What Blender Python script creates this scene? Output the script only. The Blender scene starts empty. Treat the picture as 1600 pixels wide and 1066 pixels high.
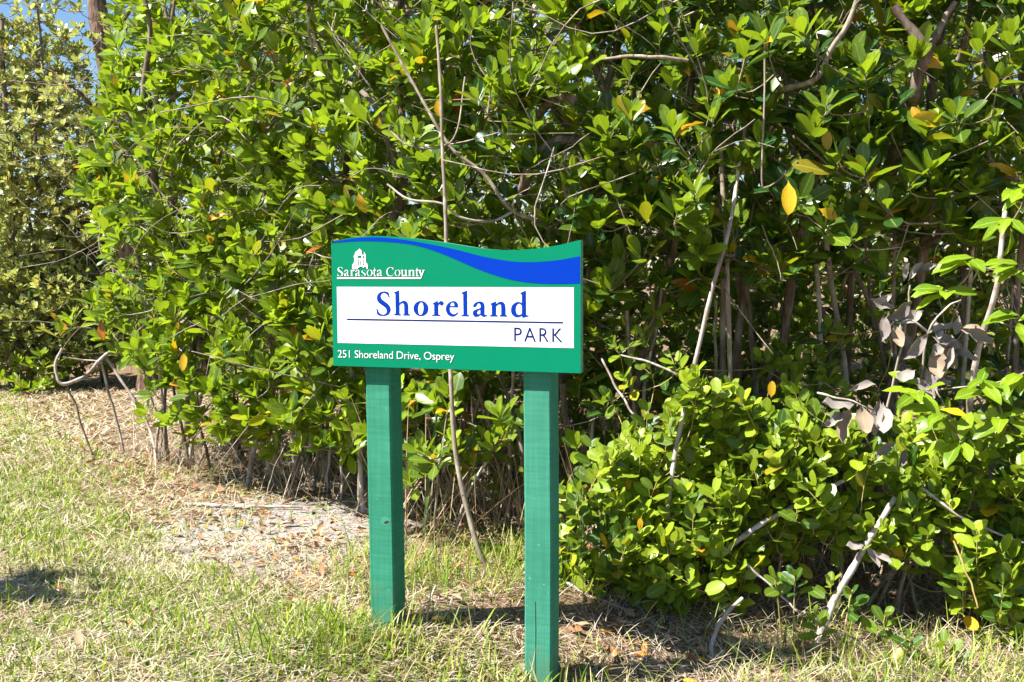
import bpy, math, random
import numpy as np
from mathutils import Matrix, Vector
from mathutils.geometry import tessellate_polygon

rng = np.random.default_rng(11)
random.seed(11)
scene = bpy.context.scene
COL = scene.collection

# ------------------------------------------------------------------ camera
F = 1555.6                      # focal length in photo pixels (35 mm on a 36 mm sensor)
PITCH, ROLL = 0.0732, -0.0042
CAMZ = 1.30
cp_, sp_ = math.cos(PITCH), math.sin(PITCH)
cr_, sr_ = math.cos(ROLL), math.sin(ROLL)
_fw = np.array([0, cp_, -sp_]); _up0 = np.array([0, sp_, cp_]); _rt0 = np.array([1.0, 0, 0])
RT = _rt0 * cr_ + _up0 * sr_
UP = _up0 * cr_ - _rt0 * sr_
CAM = np.array([0, 0, CAMZ])
cd = bpy.data.cameras.new("camera"); cam = bpy.data.objects.new("camera", cd); COL.objects.link(cam)
cam.matrix_world = Matrix(((RT[0], UP[0], -_fw[0], 0), (RT[1], UP[1], -_fw[1], 0), (RT[2], UP[2], -_fw[2], CAMZ), (0, 0, 0, 1)))
cd.sensor_width = 36; cd.lens = 36 * F / 1600; cd.clip_start = 0.05; cd.clip_end = 3000
scene.camera = cam

# ------------------------------------------------------------------ sky, sun, exposure
SUN_EL, SUN_H = math.radians(52.5), np.array([-0.94, -0.34])
SUN_H = SUN_H / np.linalg.norm(SUN_H)
SUN = np.array([SUN_H[0] * math.cos(SUN_EL), SUN_H[1] * math.cos(SUN_EL), math.sin(SUN_EL)])
w = bpy.data.worlds.new("World"); scene.world = w; w.use_nodes = True
nt = w.node_tree; nt.nodes.clear()
out = nt.nodes.new("ShaderNodeOutputWorld"); bg = nt.nodes.new("ShaderNodeBackground")
sky = nt.nodes.new("ShaderNodeTexSky"); sky.sky_type = 'NISHITA'; sky.sun_disc = False
sky.sun_elevation = SUN_EL; sky.sun_rotation = math.atan2(SUN[0], SUN[1])
sky.air_density = 1.0; sky.dust_density = 0.3; sky.ozone_density = 2.0
tc = nt.nodes.new("ShaderNodeTexCoord"); mp = nt.nodes.new("ShaderNodeMapping"); mp.inputs['Scale'].default_value = (1, 1, 2.2)
nz = nt.nodes.new("ShaderNodeTexNoise"); nz.inputs['Scale'].default_value = 3.2; nz.inputs['Detail'].default_value = 7; nz.inputs['Roughness'].default_value = 0.6
rp = nt.nodes.new("ShaderNodeValToRGB"); rp.color_ramp.elements[0].position = 0.53; rp.color_ramp.elements[1].position = 0.80
rp.color_ramp.elements[0].color = (0, 0, 0, 1); rp.color_ramp.elements[1].color = (0.8, 0.8, 0.8, 1)
mx = nt.nodes.new("ShaderNodeMix"); mx.data_type = 'RGBA'; mx.inputs['B'].default_value = (6.0, 6.2, 6.6, 1)
nt.links.new(tc.outputs['Generated'], mp.inputs['Vector']); nt.links.new(mp.outputs['Vector'], nz.inputs['Vector'])
nt.links.new(nz.outputs['Fac'], rp.inputs['Fac']); nt.links.new(rp.outputs['Color'], mx.inputs['Factor'])
hs = nt.nodes.new('ShaderNodeHueSaturation'); hs.inputs['Saturation'].default_value = 1.15; nt.links.new(sky.outputs['Color'], hs.inputs['Color']); nt.links.new(hs.outputs['Color'], mx.inputs['A']); nt.links.new(mx.outputs['Result'], bg.inputs['Color'])
bg.inputs['Strength'].default_value = 0.06
nt.links.new(bg.outputs['Background'], out.inputs['Surface'])
sd = bpy.data.lights.new("sun", 'SUN'); sd.energy = 5.0; sd.angle = math.radians(0.53); sd.color = (1.0, 0.955, 0.87)
so = bpy.data.objects.new("sun", sd); COL.objects.link(so)
so.rotation_euler = Vector(SUN).to_track_quat('Z', 'Y').to_euler(); so.location = (-6, -6, 12)
vs = scene.view_settings
vs.view_transform = 'Standard'; vs.look = 'None'; vs.gamma = 1; vs.use_curve_mapping = False; vs.exposure = 1.5
scene.cycles.max_bounces = 4; scene.cycles.diffuse_bounces = 1; scene.cycles.glossy_bounces = 1; scene.cycles.transmission_bounces = 2; scene.cycles.transparent_max_bounces = 4
scene.cycles.use_adaptive_sampling = True; scene.cycles.adaptive_threshold = 0.02

# ------------------------------------------------------------------ measuring helpers
def ray(px, py):
    return _fw + (px - 800) / F * RT - (py - 533) / F * UP
def at(px, py, d):
    r = ray(px, py); return CAM + r * (d / r[1])
def project(P):
    Q = P - CAM; dz = Q @ _fw
    dz = np.where(np.abs(dz) < 1e-3, 1e-3, dz)
    return 800 + F * (Q @ RT) / dz, 533 - F * (Q @ UP) / dz, dz
def smooth(a, b, x):
    t = np.clip((x - a) / (b - a), 0, 1); return t * t * (3 - 2 * t)
def wob(x, y, k, s):
    return (np.sin(x * k + s) * np.cos(y * k * 1.3 + s * 2.1) + 0.6 * np.sin(x * k * 2.3 + y * k * 1.9 + s * 3.7)
            + 0.4 * np.cos(x * k * 4.1 - y * k * 3.7 + s)) / 2.0
def ground_z(x, y):
    x = np.asarray(x, float); y = np.asarray(y, float)
    s = 0.7 * (x + 0.47) - 0.9 * (y - 3.49)
    fade = smooth(-3.2, 0.2, x)
    z = -0.19 * smooth(-0.15, 0.85, s) * fade
    return z + 0.012 * wob(x, y, 2.1, 0.4) + 0.006 * wob(x, y, 7.0, 1.7)
def gpt(px, py):
    r = ray(px, py); z = 0.0
    for _ in range(12):
        P = CAM + r * ((z - CAMZ) / r[2]); z = float(ground_z(P[0], P[1]))
    return P

def unit(v): return v / (np.linalg.norm(v, axis=-1, keepdims=True) + 1e-9)
# ------------------------------------------------------------------ object helpers
def link(name, mesh, parent=None):
    o = bpy.data.objects.new(name, mesh); COL.objects.link(o)
    if parent is not None: o.parent = parent
    return o
def tag(o, label=None, cat=None, group=None, kind=None):
    if label: o['label'] = label
    if cat: o['category'] = cat
    if group: o['group'] = group
    if kind: o['kind'] = kind
    return o
def thing(name, loc, label, cat, group=None, rz=0):
    o = bpy.data.objects.new(name, None); COL.objects.link(o); o.empty_display_size = 0.1
    o.location = tuple(float(v) for v in loc); o.rotation_euler = (0, 0, rz)
    return tag(o, label, cat, group)
def mesh_np(name, V, T, mat, tone=None, smooth_=True):
    V = np.ascontiguousarray(V, np.float32); T = np.ascontiguousarray(T, np.int32)
    me = bpy.data.meshes.new(name)
    me.vertices.add(len(V)); me.vertices.foreach_set('co', V.ravel())
    me.loops.add(T.size); me.loops.foreach_set('vertex_index', T.ravel())
    me.polygons.add(len(T)); me.polygons.foreach_set('loop_start', np.arange(0, T.size, T.shape[1], dtype=np.int32))
    me.polygons.foreach_set('loop_total', np.full(len(T), T.shape[1], np.int32))
    me.polygons.foreach_set('use_smooth', np.full(len(T), smooth_, bool))
    me.update(calc_edges=True)
    if tone is not None:
        a = me.attributes.new('tone', 'FLOAT_COLOR', 'POINT')
        c = np.ones((len(V), 4), np.float32); c[:, :3] = tone
        a.data.foreach_set('color', c.ravel())
    me.materials.append(mat)
    return me

# ------------------------------------------------------------------ materials
def new_mat(name):
    m = bpy.data.materials.new(name); m.use_nodes = True; n = m.node_tree; n.nodes.clear()
    o = n.nodes.new("ShaderNodeOutputMaterial"); return m, n, o
def mixc(n, fac, a, b, blend='MIX'):
    x = n.nodes.new("ShaderNodeMix"); x.data_type = 'RGBA'; x.blend_type = blend
    for s, v in (('Factor', fac), ('A', a), ('B', b)):
        if isinstance(v, bpy.types.NodeSocket): n.links.new(v, x.inputs[s])
        elif isinstance(v, tuple): x.inputs[s].default_value = (*v[:3], 1)
        else: x.inputs[s].default_value = v
    return x.outputs['Result']
def ramp(n, fac, stops):
    r = n.nodes.new("ShaderNodeValToRGB"); e = r.color_ramp.elements
    while len(e) < len(stops): e.new(0.5)
    for i, (p, c) in enumerate(stops): e[i].position = p; e[i].color = (*c, 1) if isinstance(c, tuple) else (c, c, c, 1)
    n.links.new(fac, r.inputs['Fac']); return r.outputs['Color']
def noise(n, scale, detail=4, rough=0.55, vec=None, mapscale=None, dist=0.0):
    t = n.nodes.new("ShaderNodeTexNoise"); t.inputs['Scale'].default_value = scale; t.inputs['Detail'].default_value = detail
    t.inputs['Roughness'].default_value = rough; t.inputs['Distortion'].default_value = dist
    if vec is None:
        c = n.nodes.new("ShaderNodeTexCoord"); vec = c.outputs['Object']
    if mapscale:
        m = n.nodes.new("ShaderNodeMapping"); m.inputs['Scale'].default_value = mapscale; n.links.new(vec, m.inputs['Vector']); vec = m.outputs['Vector']
    n.links.new(vec, t.inputs['Vector']); return t.outputs['Fac']
def bump(n, h, strength, dist):
    b = n.nodes.new("ShaderNodeBump"); b.inputs['Strength'].default_value = strength; b.inputs['Distance'].default_value = dist
    n.links.new(h, b.inputs['Height']); return b.outputs['Normal']
def principled(n, col, rough, spec=0.5, normal=None):
    p = n.nodes.new("ShaderNodeBsdfPrincipled")
    if isinstance(col, tuple): p.inputs['Base Color'].default_value = (*col, 1)
    else: n.links.new(col, p.inputs['Base Color'])
    if isinstance(rough, (int, float)): p.inputs['Roughness'].default_value = rough
    else: n.links.new(rough, p.inputs['Roughness'])
    p.inputs['Specular IOR Level'].default_value = spec
    if normal: n.links.new(normal, p.inputs['Normal'])
    return p.outputs['BSDF']

def leaf_mat(name, dark, light, yellow, brown, trans, tf, rough, rib=0.45, spec=0.5):
    """tone attribute: R green shade, G ageing (0 green, .5 yellow, 1 brown), B distance from the midrib"""
    m, n, o = new_mat(name)
    a = n.nodes.new("ShaderNodeAttribute"); a.attribute_name = 'tone'
    s = n.nodes.new("ShaderNodeSeparateColor"); n.links.new(a.outputs['Color'], s.inputs['Color'])
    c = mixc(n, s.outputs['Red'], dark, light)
    nf = noise(n, 45, 1, 0.6)
    sp = ramp(n, nf, [(0.35, 0.72), (0.62, 1.12)])
    c = mixc(n, 1.0, c, sp, 'MULTIPLY')
    age = ramp(n, s.outputs['Green'], [(0.0, 0.0), (0.42, 1.0)])
    ycol = ramp(n, s.outputs['Green'], [(0.4, yellow), (0.62, tuple(0.5 * (yellow[i] + brown[i]) for i in range(3))), (0.9, brown)])
    blotch = ramp(n, nf, [(0.60, 0.0), (0.68, 0.7)])
    ycol = mixc(n, blotch, ycol, brown)
    c = mixc(n, age, c, ycol)
    ribf = ramp(n, s.outputs['Blue'], [(0.0, rib), (0.13, 0.0)])
    c = mixc(n, ribf, c, (0.42, 0.46, 0.13))
    pb = principled(n, c, rough, spec)
    tr = n.nodes.new("ShaderNodeBsdfTranslucent")
    tcol = mixc(n, age, trans, ycol); tcol = mixc(n, 0.45, tcol, c); n.links.new(tcol, tr.inputs['Color'])
    ms = n.nodes.new("ShaderNodeMixShader"); ms.inputs['Fac'].default_value = tf
    n.links.new(pb, ms.inputs[1]); n.links.new(tr.outputs['BSDF'], ms.inputs[2])
    n.links.new(ms.outputs['Shader'], o.inputs['Surface'])
    return m

YEL, BRN = (0.72, 0.47, 0.012), (0.34, 0.10, 0.02)
M_RED = leaf_mat('leaf_red_mangrove', (0.011, 0.062, 0.016), (0.295, 0.415, 0.016), YEL, BRN, (0.49, 0.68, 0.014), 0.35, 0.33, 0.5, 0.45)
M_WHITE = leaf_mat('leaf_white_mangrove', (0.022, 0.090, 0.012), (0.32, 0.43, 0.022), YEL, BRN, (0.52, 0.68, 0.03), 0.34, 0.40, 0.5, 0.42)
M_FAR = leaf_mat('leaf_far', (0.04, 0.085, 0.018), (0.56, 0.58, 0.17), YEL, BRN, (0.64, 0.68, 0.14), 0.36, 0.34)
M_BROAD = leaf_mat('leaf_broad', (0.06, 0.16, 0.008), (0.27, 0.40, 0.015), YEL, BRN, (0.48, 0.68, 0.02), 0.34, 0.34, 0.7)
M_DEADGREY = leaf_mat('leaf_dead_grey', (0.16, 0.13, 0.115), (0.37, 0.325, 0.30), (0.34, 0.26, 0.19), (0.20, 0.13, 0.09), (0.3, 0.24, 0.2), 0.12, 0.7, 0.25, 0.2)
M_FALLEN = leaf_mat('leaf_fallen', (0.30, 0.10, 0.035), (0.42, 0.30, 0.19), (0.62, 0.33, 0.03), (0.20, 0.045, 0.03), (0.3, 0.2, 0.1), 0.15, 0.65, 0.25, 0.3)

def blade_mat(name, a_, b_, c_, tf=0.3, rough=0.5):
    m, n, o = new_mat(name)
    a = n.nodes.new("ShaderNodeAttribute"); a.attribute_name = 'tone'
    s = n.nodes.new("ShaderNodeSeparateColor"); n.links.new(a.outputs['Color'], s.inputs['Color'])
    c = mixc(n, s.outputs['Red'], a_, b_); c = mixc(n, s.outputs['Green'], c, c_)
    pb = principled(n, c, rough, 0.35)
    tr = n.nodes.new("ShaderNodeBsdfTranslucent"); n.links.new(c, tr.inputs['Color'])
    ms = n.nodes.new("ShaderNodeMixShader"); ms.inputs['Fac'].default_value = tf
    n.links.new(pb, ms.inputs[1]); n.links.new(tr.outputs['BSDF'], ms.inputs[2]); n.links.new(ms.outputs['Shader'], o.inputs['Surface'])
    return m
M_GRASS = blade_mat('grass_blade', (0.085, 0.21, 0.008), (0.37, 0.46, 0.022), (0.56, 0.46, 0.22), 0.32)
M_STRAW = blade_mat('straw', (0.70, 0.62, 0.48), (0.42, 0.31, 0.19), (0.11, 0.06, 0.035), 0.2, 0.6)

def bark_mat(name, dark, mid, light, scale, lich=0.55, bstr=0.6, bdist=0.006):
    m, n, o = new_mat(name)
    f = noise(n, scale, 6, 0.65, mapscale=(1, 1, 0.25))
    c = ramp(n, f, [(0.3, dark), (0.5, mid), (0.72, light)])
    l = ramp(n, noise(n, scale * 0.5, 4, 0.6), [(lich, 0.0), (lich + 0.12, 1.0)])
    c = mixc(n, l, c, light)
    n.links.new(principled(n, c, 0.85, 0.2, bump(n, f, bstr, bdist)), o.inputs['Surface'])
    return m
M_BARK = bark_mat('bark_mangrove', (0.07, 0.048, 0.035), (0.17, 0.125, 0.095), (0.36, 0.31, 0.27), 26, 0.6)
M_TWIG = bark_mat('bark_twig', (0.11, 0.08, 0.055), (0.25, 0.20, 0.15), (0.46, 0.40, 0.34), 20)
M_ROOT = bark_mat('bark_root', (0.17, 0.13, 0.10), (0.34, 0.28, 0.24), (0.55, 0.50, 0.47), 18, 0.5, 0.4)
M_ROUGH = bark_mat('bark_rough', (0.035, 0.02, 0.015), (0.19, 0.115, 0.085), (0.40, 0.30, 0.25), 34, 0.62, 1.0, 0.04)
M_SHOOT = bark_mat('bark_shoot', (0.25, 0.19, 0.06), (0.40, 0.30, 0.10), (0.50, 0.42, 0.2), 14)

def paint_mat(name, col, rough=0.4, var=0.0, spec=0.5):
    m, n, o = new_mat(name)
    f = noise(n, 9, 4, 0.6)
    c = mixc(n, ramp(n, f, [(0.35, 0.0), (0.7, var)]), col, tuple(min(1, v * 1.25 + 0.01) for v in col))
    n.links.new(principled(n, c, rough, spec), o.inputs['Surface']); return m
M_PANEL = paint_mat('sign_green', (0.0, 0.190, 0.098), 0.3, 0.12, 0.12)
M_EDGE = paint_mat('sign_edge', (0.10, 0.30, 0.22), 0.5, 0.2)
M_BLUE = paint_mat('sign_blue', (0.0, 0.034, 0.38), 0.3, 0.0, 0.1)
M_TBLUE = paint_mat('text_blue', (0.0, 0.032, 0.31), 0.3, 0.0, 0.1)
M_NAVY = paint_mat('text_navy', (0.002, 0.013, 0.125), 0.3, 0.0, 0.1)
M_WPANEL = paint_mat('sign_white', (0.80, 0.81, 0.81), 0.35)
def post_mat(name, col, dark, mud_top):
    m, n, o = new_mat(name)
    g = noise(n, 34, 6, 0.65, mapscale=(1, 1, 0.045), dist=0.6)
    b = noise(n, 5, 5, 0.6)
    c = mixc(n, ramp(n, g, [(0.32, 0.75), (0.62, 0.0)]), col, dark)
    c = mixc(n, ramp(n, b, [(0.4, 0.0), (0.75, 0.55)]), c, tuple(min(1, v * 1.3 + 0.015) for v in col))
    saw = noise(n, 90, 2, 0.6, mapscale=(0.06, 0.06, 1.0))
    c = mixc(n, ramp(n, saw, [(0.40, 0.40), (0.60, 0.0)]), c, dark)
    chip = ramp(n, noise(n, 60, 3, 0.7), [(0.68, 0.0), (0.73, 0.7)])
    c = mixc(n, chip, c, (0.30, 0.42, 0.34))
    co = n.nodes.new("ShaderNodeTexCoord"); sx = n.nodes.new("ShaderNodeSeparateXYZ"); n.links.new(co.outputs['Object'], sx.inputs['Vector'])
    hh = n.nodes.new("ShaderNodeMath"); hh.operation = 'MULTIPLY_ADD'; n.links.new(noise(n, 14, 5, 0.7), hh.inputs[0]); hh.inputs[1].default_value = -0.5; n.links.new(sx.outputs['Z'], hh.inputs[2])
    mr = n.nodes.new("ShaderNodeMapRange"); n.links.new(hh.outputs[0], mr.inputs['Value']); mr.inputs['From Min'].default_value = mud_top - 0.40; mr.inputs['From Max'].default_value = mud_top - 0.16; mr.inputs['To Min'].default_value = 0.55; mr.inputs['To Max'].default_value = 0.0
    c = mixc(n, mr.outputs['Result'], c, (0.16, 0.17, 0.09))
    n.links.new(principled(n, c, 0.7, 0.12, bump(n, g, 0.5, 0.005)), o.inputs['Surface']); return m
M_POST = post_mat('post_green', (0.036, 0.220, 0.138), (0.018, 0.160, 0.094), 0.06)
M_POST2 = post_mat('post_green_pale', (0.048, 0.240, 0.162), (0.028, 0.185, 0.118), -0.08)
M_KRING = paint_mat('knot_ring_paint', (0.055, 0.245, 0.165), 0.6, 0.5, 0.1)
M_KNOT = paint_mat('knot_dark', (0.012, 0.03, 0.02), 0.8)

def ground_mat():
    m, n, o = new_mat('ground_soil')
    geo = n.nodes.new("ShaderNodeNewGeometry"); v = geo.outputs['Position']
    big = noise(n, 0.9, 4, 0.6, vec=v); mid = noise(n, 5, 6, 0.65, vec=v); fine = noise(n, 60, 6, 0.7, vec=v)
    sand = ramp(n, fine, [(0.3, (0.11, 0.09, 0.08)), (0.5, (0.30, 0.27, 0.25)), (0.7, (0.48, 0.45, 0.43))])
    lit = ramp(n, fine, [(0.3, (0.07, 0.04, 0.025)), (0.52, (0.20, 0.13, 0.08)), (0.72, (0.40, 0.30, 0.20))])
    at_ = n.nodes.new("ShaderNodeAttribute"); at_.attribute_name = 'tone'
    s = n.nodes.new("ShaderNodeSeparateColor"); n.links.new(at_.outputs['Color'], s.inputs['Color'])
    th = n.nodes.new("ShaderNodeMath"); th.operation = 'ADD'; n.links.new(mid, th.inputs[0]); n.links.new(s.outputs['Red'], th.inputs[1])
    c = mixc(n, ramp(n, th.outputs[0], [(0.75, 0.0), (1.0, 1.0)]), lit, sand)
    th2 = n.nodes.new("ShaderNodeMath"); th2.operation = 'MULTIPLY'; n.links.new(s.outputs['Green'], th2.inputs[0]); n.links.new(big, th2.inputs[1])
    c = mixc(n, ramp(n, th2.outputs[0], [(0.3, 0.0), (0.7, 0.35)]), c, (0.22, 0.22, 0.08))
    n.links.new(principled(n, c, 0.95, 0.1, bump(n, fine, 0.8, 0.012)), o.inputs['Surface']); return m
M_GROUND = ground_mat()

# ------------------------------------------------------------------ ground
LB_Y = np.array([2.0, 3.0, 3.33, 3.55, 3.66, 4.12, 4.73, 5.24, 6.2, 7.7, 10.0, 14.0])
LB_X = np.array([1.9, 0.6, 0.17, -0.2, -0.5, -0.95, -1.43, -1.72, -2.2, -3.3, -4.76, -7.0])
def lawn(x, y):                # >0 inside the mown lawn, in metres from its ragged edge
    return np.interp(y, LB_Y, LB_X) - x + 0.22 * wob(x, y, 3.0, 5.0)
gx = np.concatenate([[-900, -300, -100, -50, -25, -14, -9.5], np.arange(-7.5, 4.5, 0.09), [6, 9, 15, 30, 80, 300, 900]])
gy = np.concatenate([[-600, -200, -60, -20, -8, -3, 0.5], np.arange(1.8, 14, 0.09), [16, 20, 30, 60, 150, 500, 2000]])
GX, GY = np.meshgrid(gx, gy, indexing='ij')
GV = np.stack([GX, GY, ground_z(GX, GY)], -1).reshape(-1, 3)
nx, ny = len(gx), len(gy)
ii = np.arange((nx - 1) * (ny - 1)); ii = (ii // (ny - 1)) * ny + ii % (ny - 1)
GT = np.stack([ii, ii + ny, ii + ny + 1, ii + 1], 1)
lw = lawn(GX, GY).ravel()
bare = smooth(0.9, 0.2, np.hypot((GX.ravel() + 1.15), (GY.ravel() - 5.0) * 0.8))
sandy = 0.14 * smooth(-0.2, 0.5, lw) + 0.62 * bare + 0.12
gt = np.zeros((len(GV), 3)); gt[:, 0] = sandy; gt[:, 1] = smooth(0.0, 0.6, lw)
g = link('ground', mesh_np('ground', GV, GT, M_GROUND, gt)); tag(g, 'sandy ground of litter, straw and bare soil', 'ground', kind='structure')

# ------------------------------------------------------------------ the sign
YAW = 0.3232
O_S = np.array([-0.6201, 3.5358, -0.2631 + CAMZ])       # lower left corner of the white field on the panel face
U = np.array([math.cos(YAW), -math.sin(YAW), 0]); N = np.array([math.sin(YAW), math.cos(YAW), 0])
WW, WH = 0.868, 0.1991
SIGN0 = O_S + 0.43 * U + 0.079 * N; SIGN0 = np.array([SIGN0[0], SIGN0[1], 0.0])
sign = thing('park_sign', SIGN0, 'green and blue park name sign on two square green wooden posts', 'sign', rz=-YAW)
def suv(px, py):               # photo point -> (u, v) on the flat panel face
    r = ray(px, py); t = ((O_S - CAM) @ N) / (r @ N); P = CAM + r * t - O_S
    return float(P @ U), float(P[2])
U0, N0, V0 = -0.43, -0.079, float(O_S[2])               # panel frame inside the sign's own frame
def loc(u, v, d=0.0): return (u + U0, N0 + d, v + V0)   # d > 0 is behind the panel face
z1 = lambda x, y: suv(500 + x / 3.714, 350 + y / 3.714)
top = [(62, 107), (130, 90), (200, 77), (280, 70), (350, 70), (430, 74), (520, 82), (620, 94), (720, 108), (820, 124), (900, 137), (980, 146), (1060, 151), (1140, 151), (1220, 146), (1300, 137), (1400, 119), (1510, 92)]
def cat(pts, closed=False, n=4):
    """Catmull-Rom through points; a third item marks a corner"""
    P = [np.array(p[:2], float) for p in pts]; C = [len(p) > 2 for p in pts]; L = len(P); o = []
    for i in range(L if closed else L - 1):
        a, b = P[i], P[(i + 1) % L]
        if C[i] and C[(i + 1) % L]: o.append(a); continue
        p0 = a - (b - a) * 0.3 if C[i] or (not closed and i == 0) else P[i - 1]
        p3 = b + (b - a) * 0.3 if C[(i + 1) % L] or (not closed and i == L - 2) else P[(i + 2) % L]
        for k in range(n):
            t = k / n
            o.append(0.5 * ((2 * a) + (b - p0) * t + (2 * p0 - 5 * a + 4 * b - p3) * t * t + (3 * a - p0 - 3 * b + p3) * t ** 3))
    if not closed: o.append(P[-1])
    return [tuple(q) for q in o]
uL = suv(519, 470)[0]; uR = suv(907.2, 480)[0]
vB = 0.5 * (suv(521.5, 571.3)[1] + suv(906.6, 583.7)[1])
topuv = [z1(*p) for p in cat(top)]
u_a, u_b = topuv[0][0], topuv[-1][0]
topuv = [(uL + (u - u_a) / (u_b - u_a) * (uR - uL), v) for u, v in topuv]
def slab(name, outline, d0, d1, mat, edge_mat, parent):
    n_ = len(outline); V = [loc(u, v, d0) for u, v in outline] + [loc(u, v, d1) for u, v in outline]
    tris = tessellate_polygon([[Vector((u, v, 0)) for u, v in outline]])
    me = bpy.data.meshes.new(name)
    fs = []
    for t in tris:
        a, b, c = (Vector(outline[i]) for i in t)
        if (b - a).cross(c - a) < 0: t = (t[0], t[2], t[1])
        fs.append(tuple(t)); fs.append(tuple(i + n_ for i in (t[0], t[2], t[1])))
    k = len(fs)
    fs += [(i, i + n_, (i + 1) % n_ + n_, (i + 1) % n_) for i in range(n_)]
    me.from_pydata(V, [], fs); me.materials.append(mat); me.materials.append(edge_mat)
    for p in me.polygons:
        if p.index >= k: p.material_index = 1
    me.update(); return link(name, me, parent)
outline = [(uL, vB), (uR, vB)] + topuv[::-1]
panel = slab('panel', outline, 0.0, 0.032, M_PANEL, M_EDGE, sign)
def flat(name, polys, d, mat, parent):
    """polys: list of (outline, holes) in (u, v); a thin print 0.6 mm proud of what is under it"""
    V, fs = [], []
    for oi, holes in polys:
        loops = [oi] + list(holes); base = len(V)
        tris = tessellate_polygon([[Vector((u, v, 0)) for u, v in l] for l in loops])
        pts = [p for l in loops for p in l]
        V += [loc(u, v, d) for u, v in pts]
        for t in tris:
            a, b, c = (Vector(pts[i]) for i in t)
            if (b - a).cross(c - a) < 0: t = (t[0], t[2], t[1])
            fs.append(tuple(i + base for i in t))
    me = bpy.data.meshes.new(name); me.from_pydata(V, [], fs); me.materials.append(mat); me.update()
    return link(name, me, parent)
up_e = [(64, 107.5), (150, 91), (240, 80), (330, 78), (430, 85), (520, 97), (620, 115), (720, 134), (820, 157), (940, 188), (1040, 207), (1120, 218), (1200, 222), (1280, 220), (1360, 213), (1440, 201), (1509, 187)]
lo_e = [(64, 112), (150, 104), (240, 100), (330, 101), (430, 107), (520, 118), (600, 136), (700, 170), (800, 212), (900, 256), (1000, 293), (1100, 322), (1200, 339), (1300, 347), (1400, 348), (1509, 346)]
def clampu(l): return [(min(max(u, uL + 0.002), uR - 0.0005), v) for u, v in l]
flat('wave_stripe', [(clampu([z1(*p) for p in cat(up_e)] + [z1(*p) for p in cat(lo_e)][::-1]), [])], -0.0008, M_BLUE, panel)
flat('white_field', [([(0, 0), (WW, 0), (WW, WH), (0, WH)], [])], -0.0008, M_WPANEL, panel)
c_ = 'c'
# bold serif lettering traced as outlines (x, y) in two enlargements of the photo
ZA = lambda l: [suv(580 + p[0] / 9.9625, 445 + p[1] / 9.9625) for p in cat(l, True)]
ZB = lambda l: [suv(720 + p[0] / 8.883, 445 + p[1] / 8.883) for p in cat(l, True)]
def ell(cx, cy, rx, ry, tilt=0.0, n=28):
    return [(cx + rx * math.cos(2 * math.pi * k / n) + tilt * ry * math.sin(2 * math.pi * k / n), cy + ry * math.sin(2 * math.pi * k / n)) for k in range(n)]
gS = [(272, 118, c_), (290, 198, c_), (274, 200, c_), (245, 150), (200, 128), (162, 145), (150, 185), (170, 225), (215, 262), (270, 305), (303, 365), (298, 420), (262, 468), (195, 487), (140, 482), (95, 462, c_), (80, 370, c_), (97, 370, c_), (125, 430), (165, 460), (205, 462), (236, 440), (242, 400), (222, 358), (170, 318), (115, 275), (90, 215), (105, 150), (150, 112), (205, 103), (245, 108)]
gh = [(358, 118, c_), (438, 84, c_), (441, 288, c_), (470, 262), (510, 247), (550, 260), (576, 310), (580, 452, c_), (610, 466, c_), (610, 480, c_), (497, 478, c_), (497, 466, c_), (516, 454, c_), (514, 325), (500, 292), (475, 290), (441, 318, c_), (442, 450, c_), (468, 464, c_), (468, 478, c_), (357, 475, c_), (357, 462, c_), (382, 450, c_), (378, 145, c_), (358, 128, c_)]
gr = [(960, 290, c_), (1036, 247, c_), (1042, 290, c_), (1065, 262), (1095, 253), (1125, 270), (1128, 300), (1105, 325), (1078, 315), (1062, 302), (1045, 328, c_), (1047, 460, c_), (1083, 474, c_), (1083, 487, c_), (950, 485, c_), (950, 473, c_), (982, 460, c_), (980, 312, c_), (960, 300, c_)]
ge = [(1225, 350, c_), (1358, 353, c_), (1350, 300), (1320, 262), (1268, 255), (1205, 285), (1165, 350), (1170, 420), (1205, 475), (1265, 496), (1320, 480), (1362, 432, c_), (1348, 425, c_), (1315, 452), (1275, 455), (1240, 430), (1225, 385)]
gei = [(1228, 330, c_), (1240, 295), (1262, 277), (1288, 287), (1298, 331, c_)]
gl = [(1408, 122, c_), (1496, 88, c_), (1498, 464, c_), (1532, 480, c_), (1532, 493, c_), (1402, 490, c_), (1402, 478, c_), (1437, 463, c_), (1432, 150, c_), (1408, 133, c_)]
ga = [(172, 300), (178, 278), (210, 245), (265, 230), (310, 245), (330, 290), (330, 400), (345, 418), (372, 417, c_), (370, 428, c_), (335, 445), (300, 440), (275, 418, c_), (245, 440), (205, 446), (175, 425), (168, 390), (185, 355), (235, 335), (275, 322, c_), (275, 285), (258, 258), (235, 265), (210, 305), (185, 311)]
gai = [(272, 345, c_), (240, 360), (228, 385), (240, 410), (272, 402, c_)]
gn = [(413, 262, c_), (490, 229, c_), (492, 268, c_), (540, 235), (590, 242), (618, 290), (622, 415, c_), (648, 430, c_), (648, 443, c_), (538, 440, c_), (538, 428, c_), (562, 415, c_), (560, 300), (545, 272), (520, 277), (492, 300, c_), (492, 415, c_), (515, 428, c_), (515, 441, c_), (403, 440, c_), (403, 428, c_), (432, 415, c_), (430, 285, c_), (413, 273, c_)]
gd = [(828, 112, c_), (905, 80, c_), (908, 420, c_), (945, 427, c_), (943, 440, c_), (855, 459, c_), (850, 428, c_), (815, 448), (765, 450), (715, 415), (697, 355), (715, 285), (765, 245), (810, 238), (848, 252, c_), (848, 140, c_), (828, 124, c_)]
gdi = [(848, 290, c_), (815, 262), (785, 275), (765, 320), (768, 380), (795, 415), (830, 412), (848, 400, c_)]
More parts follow.
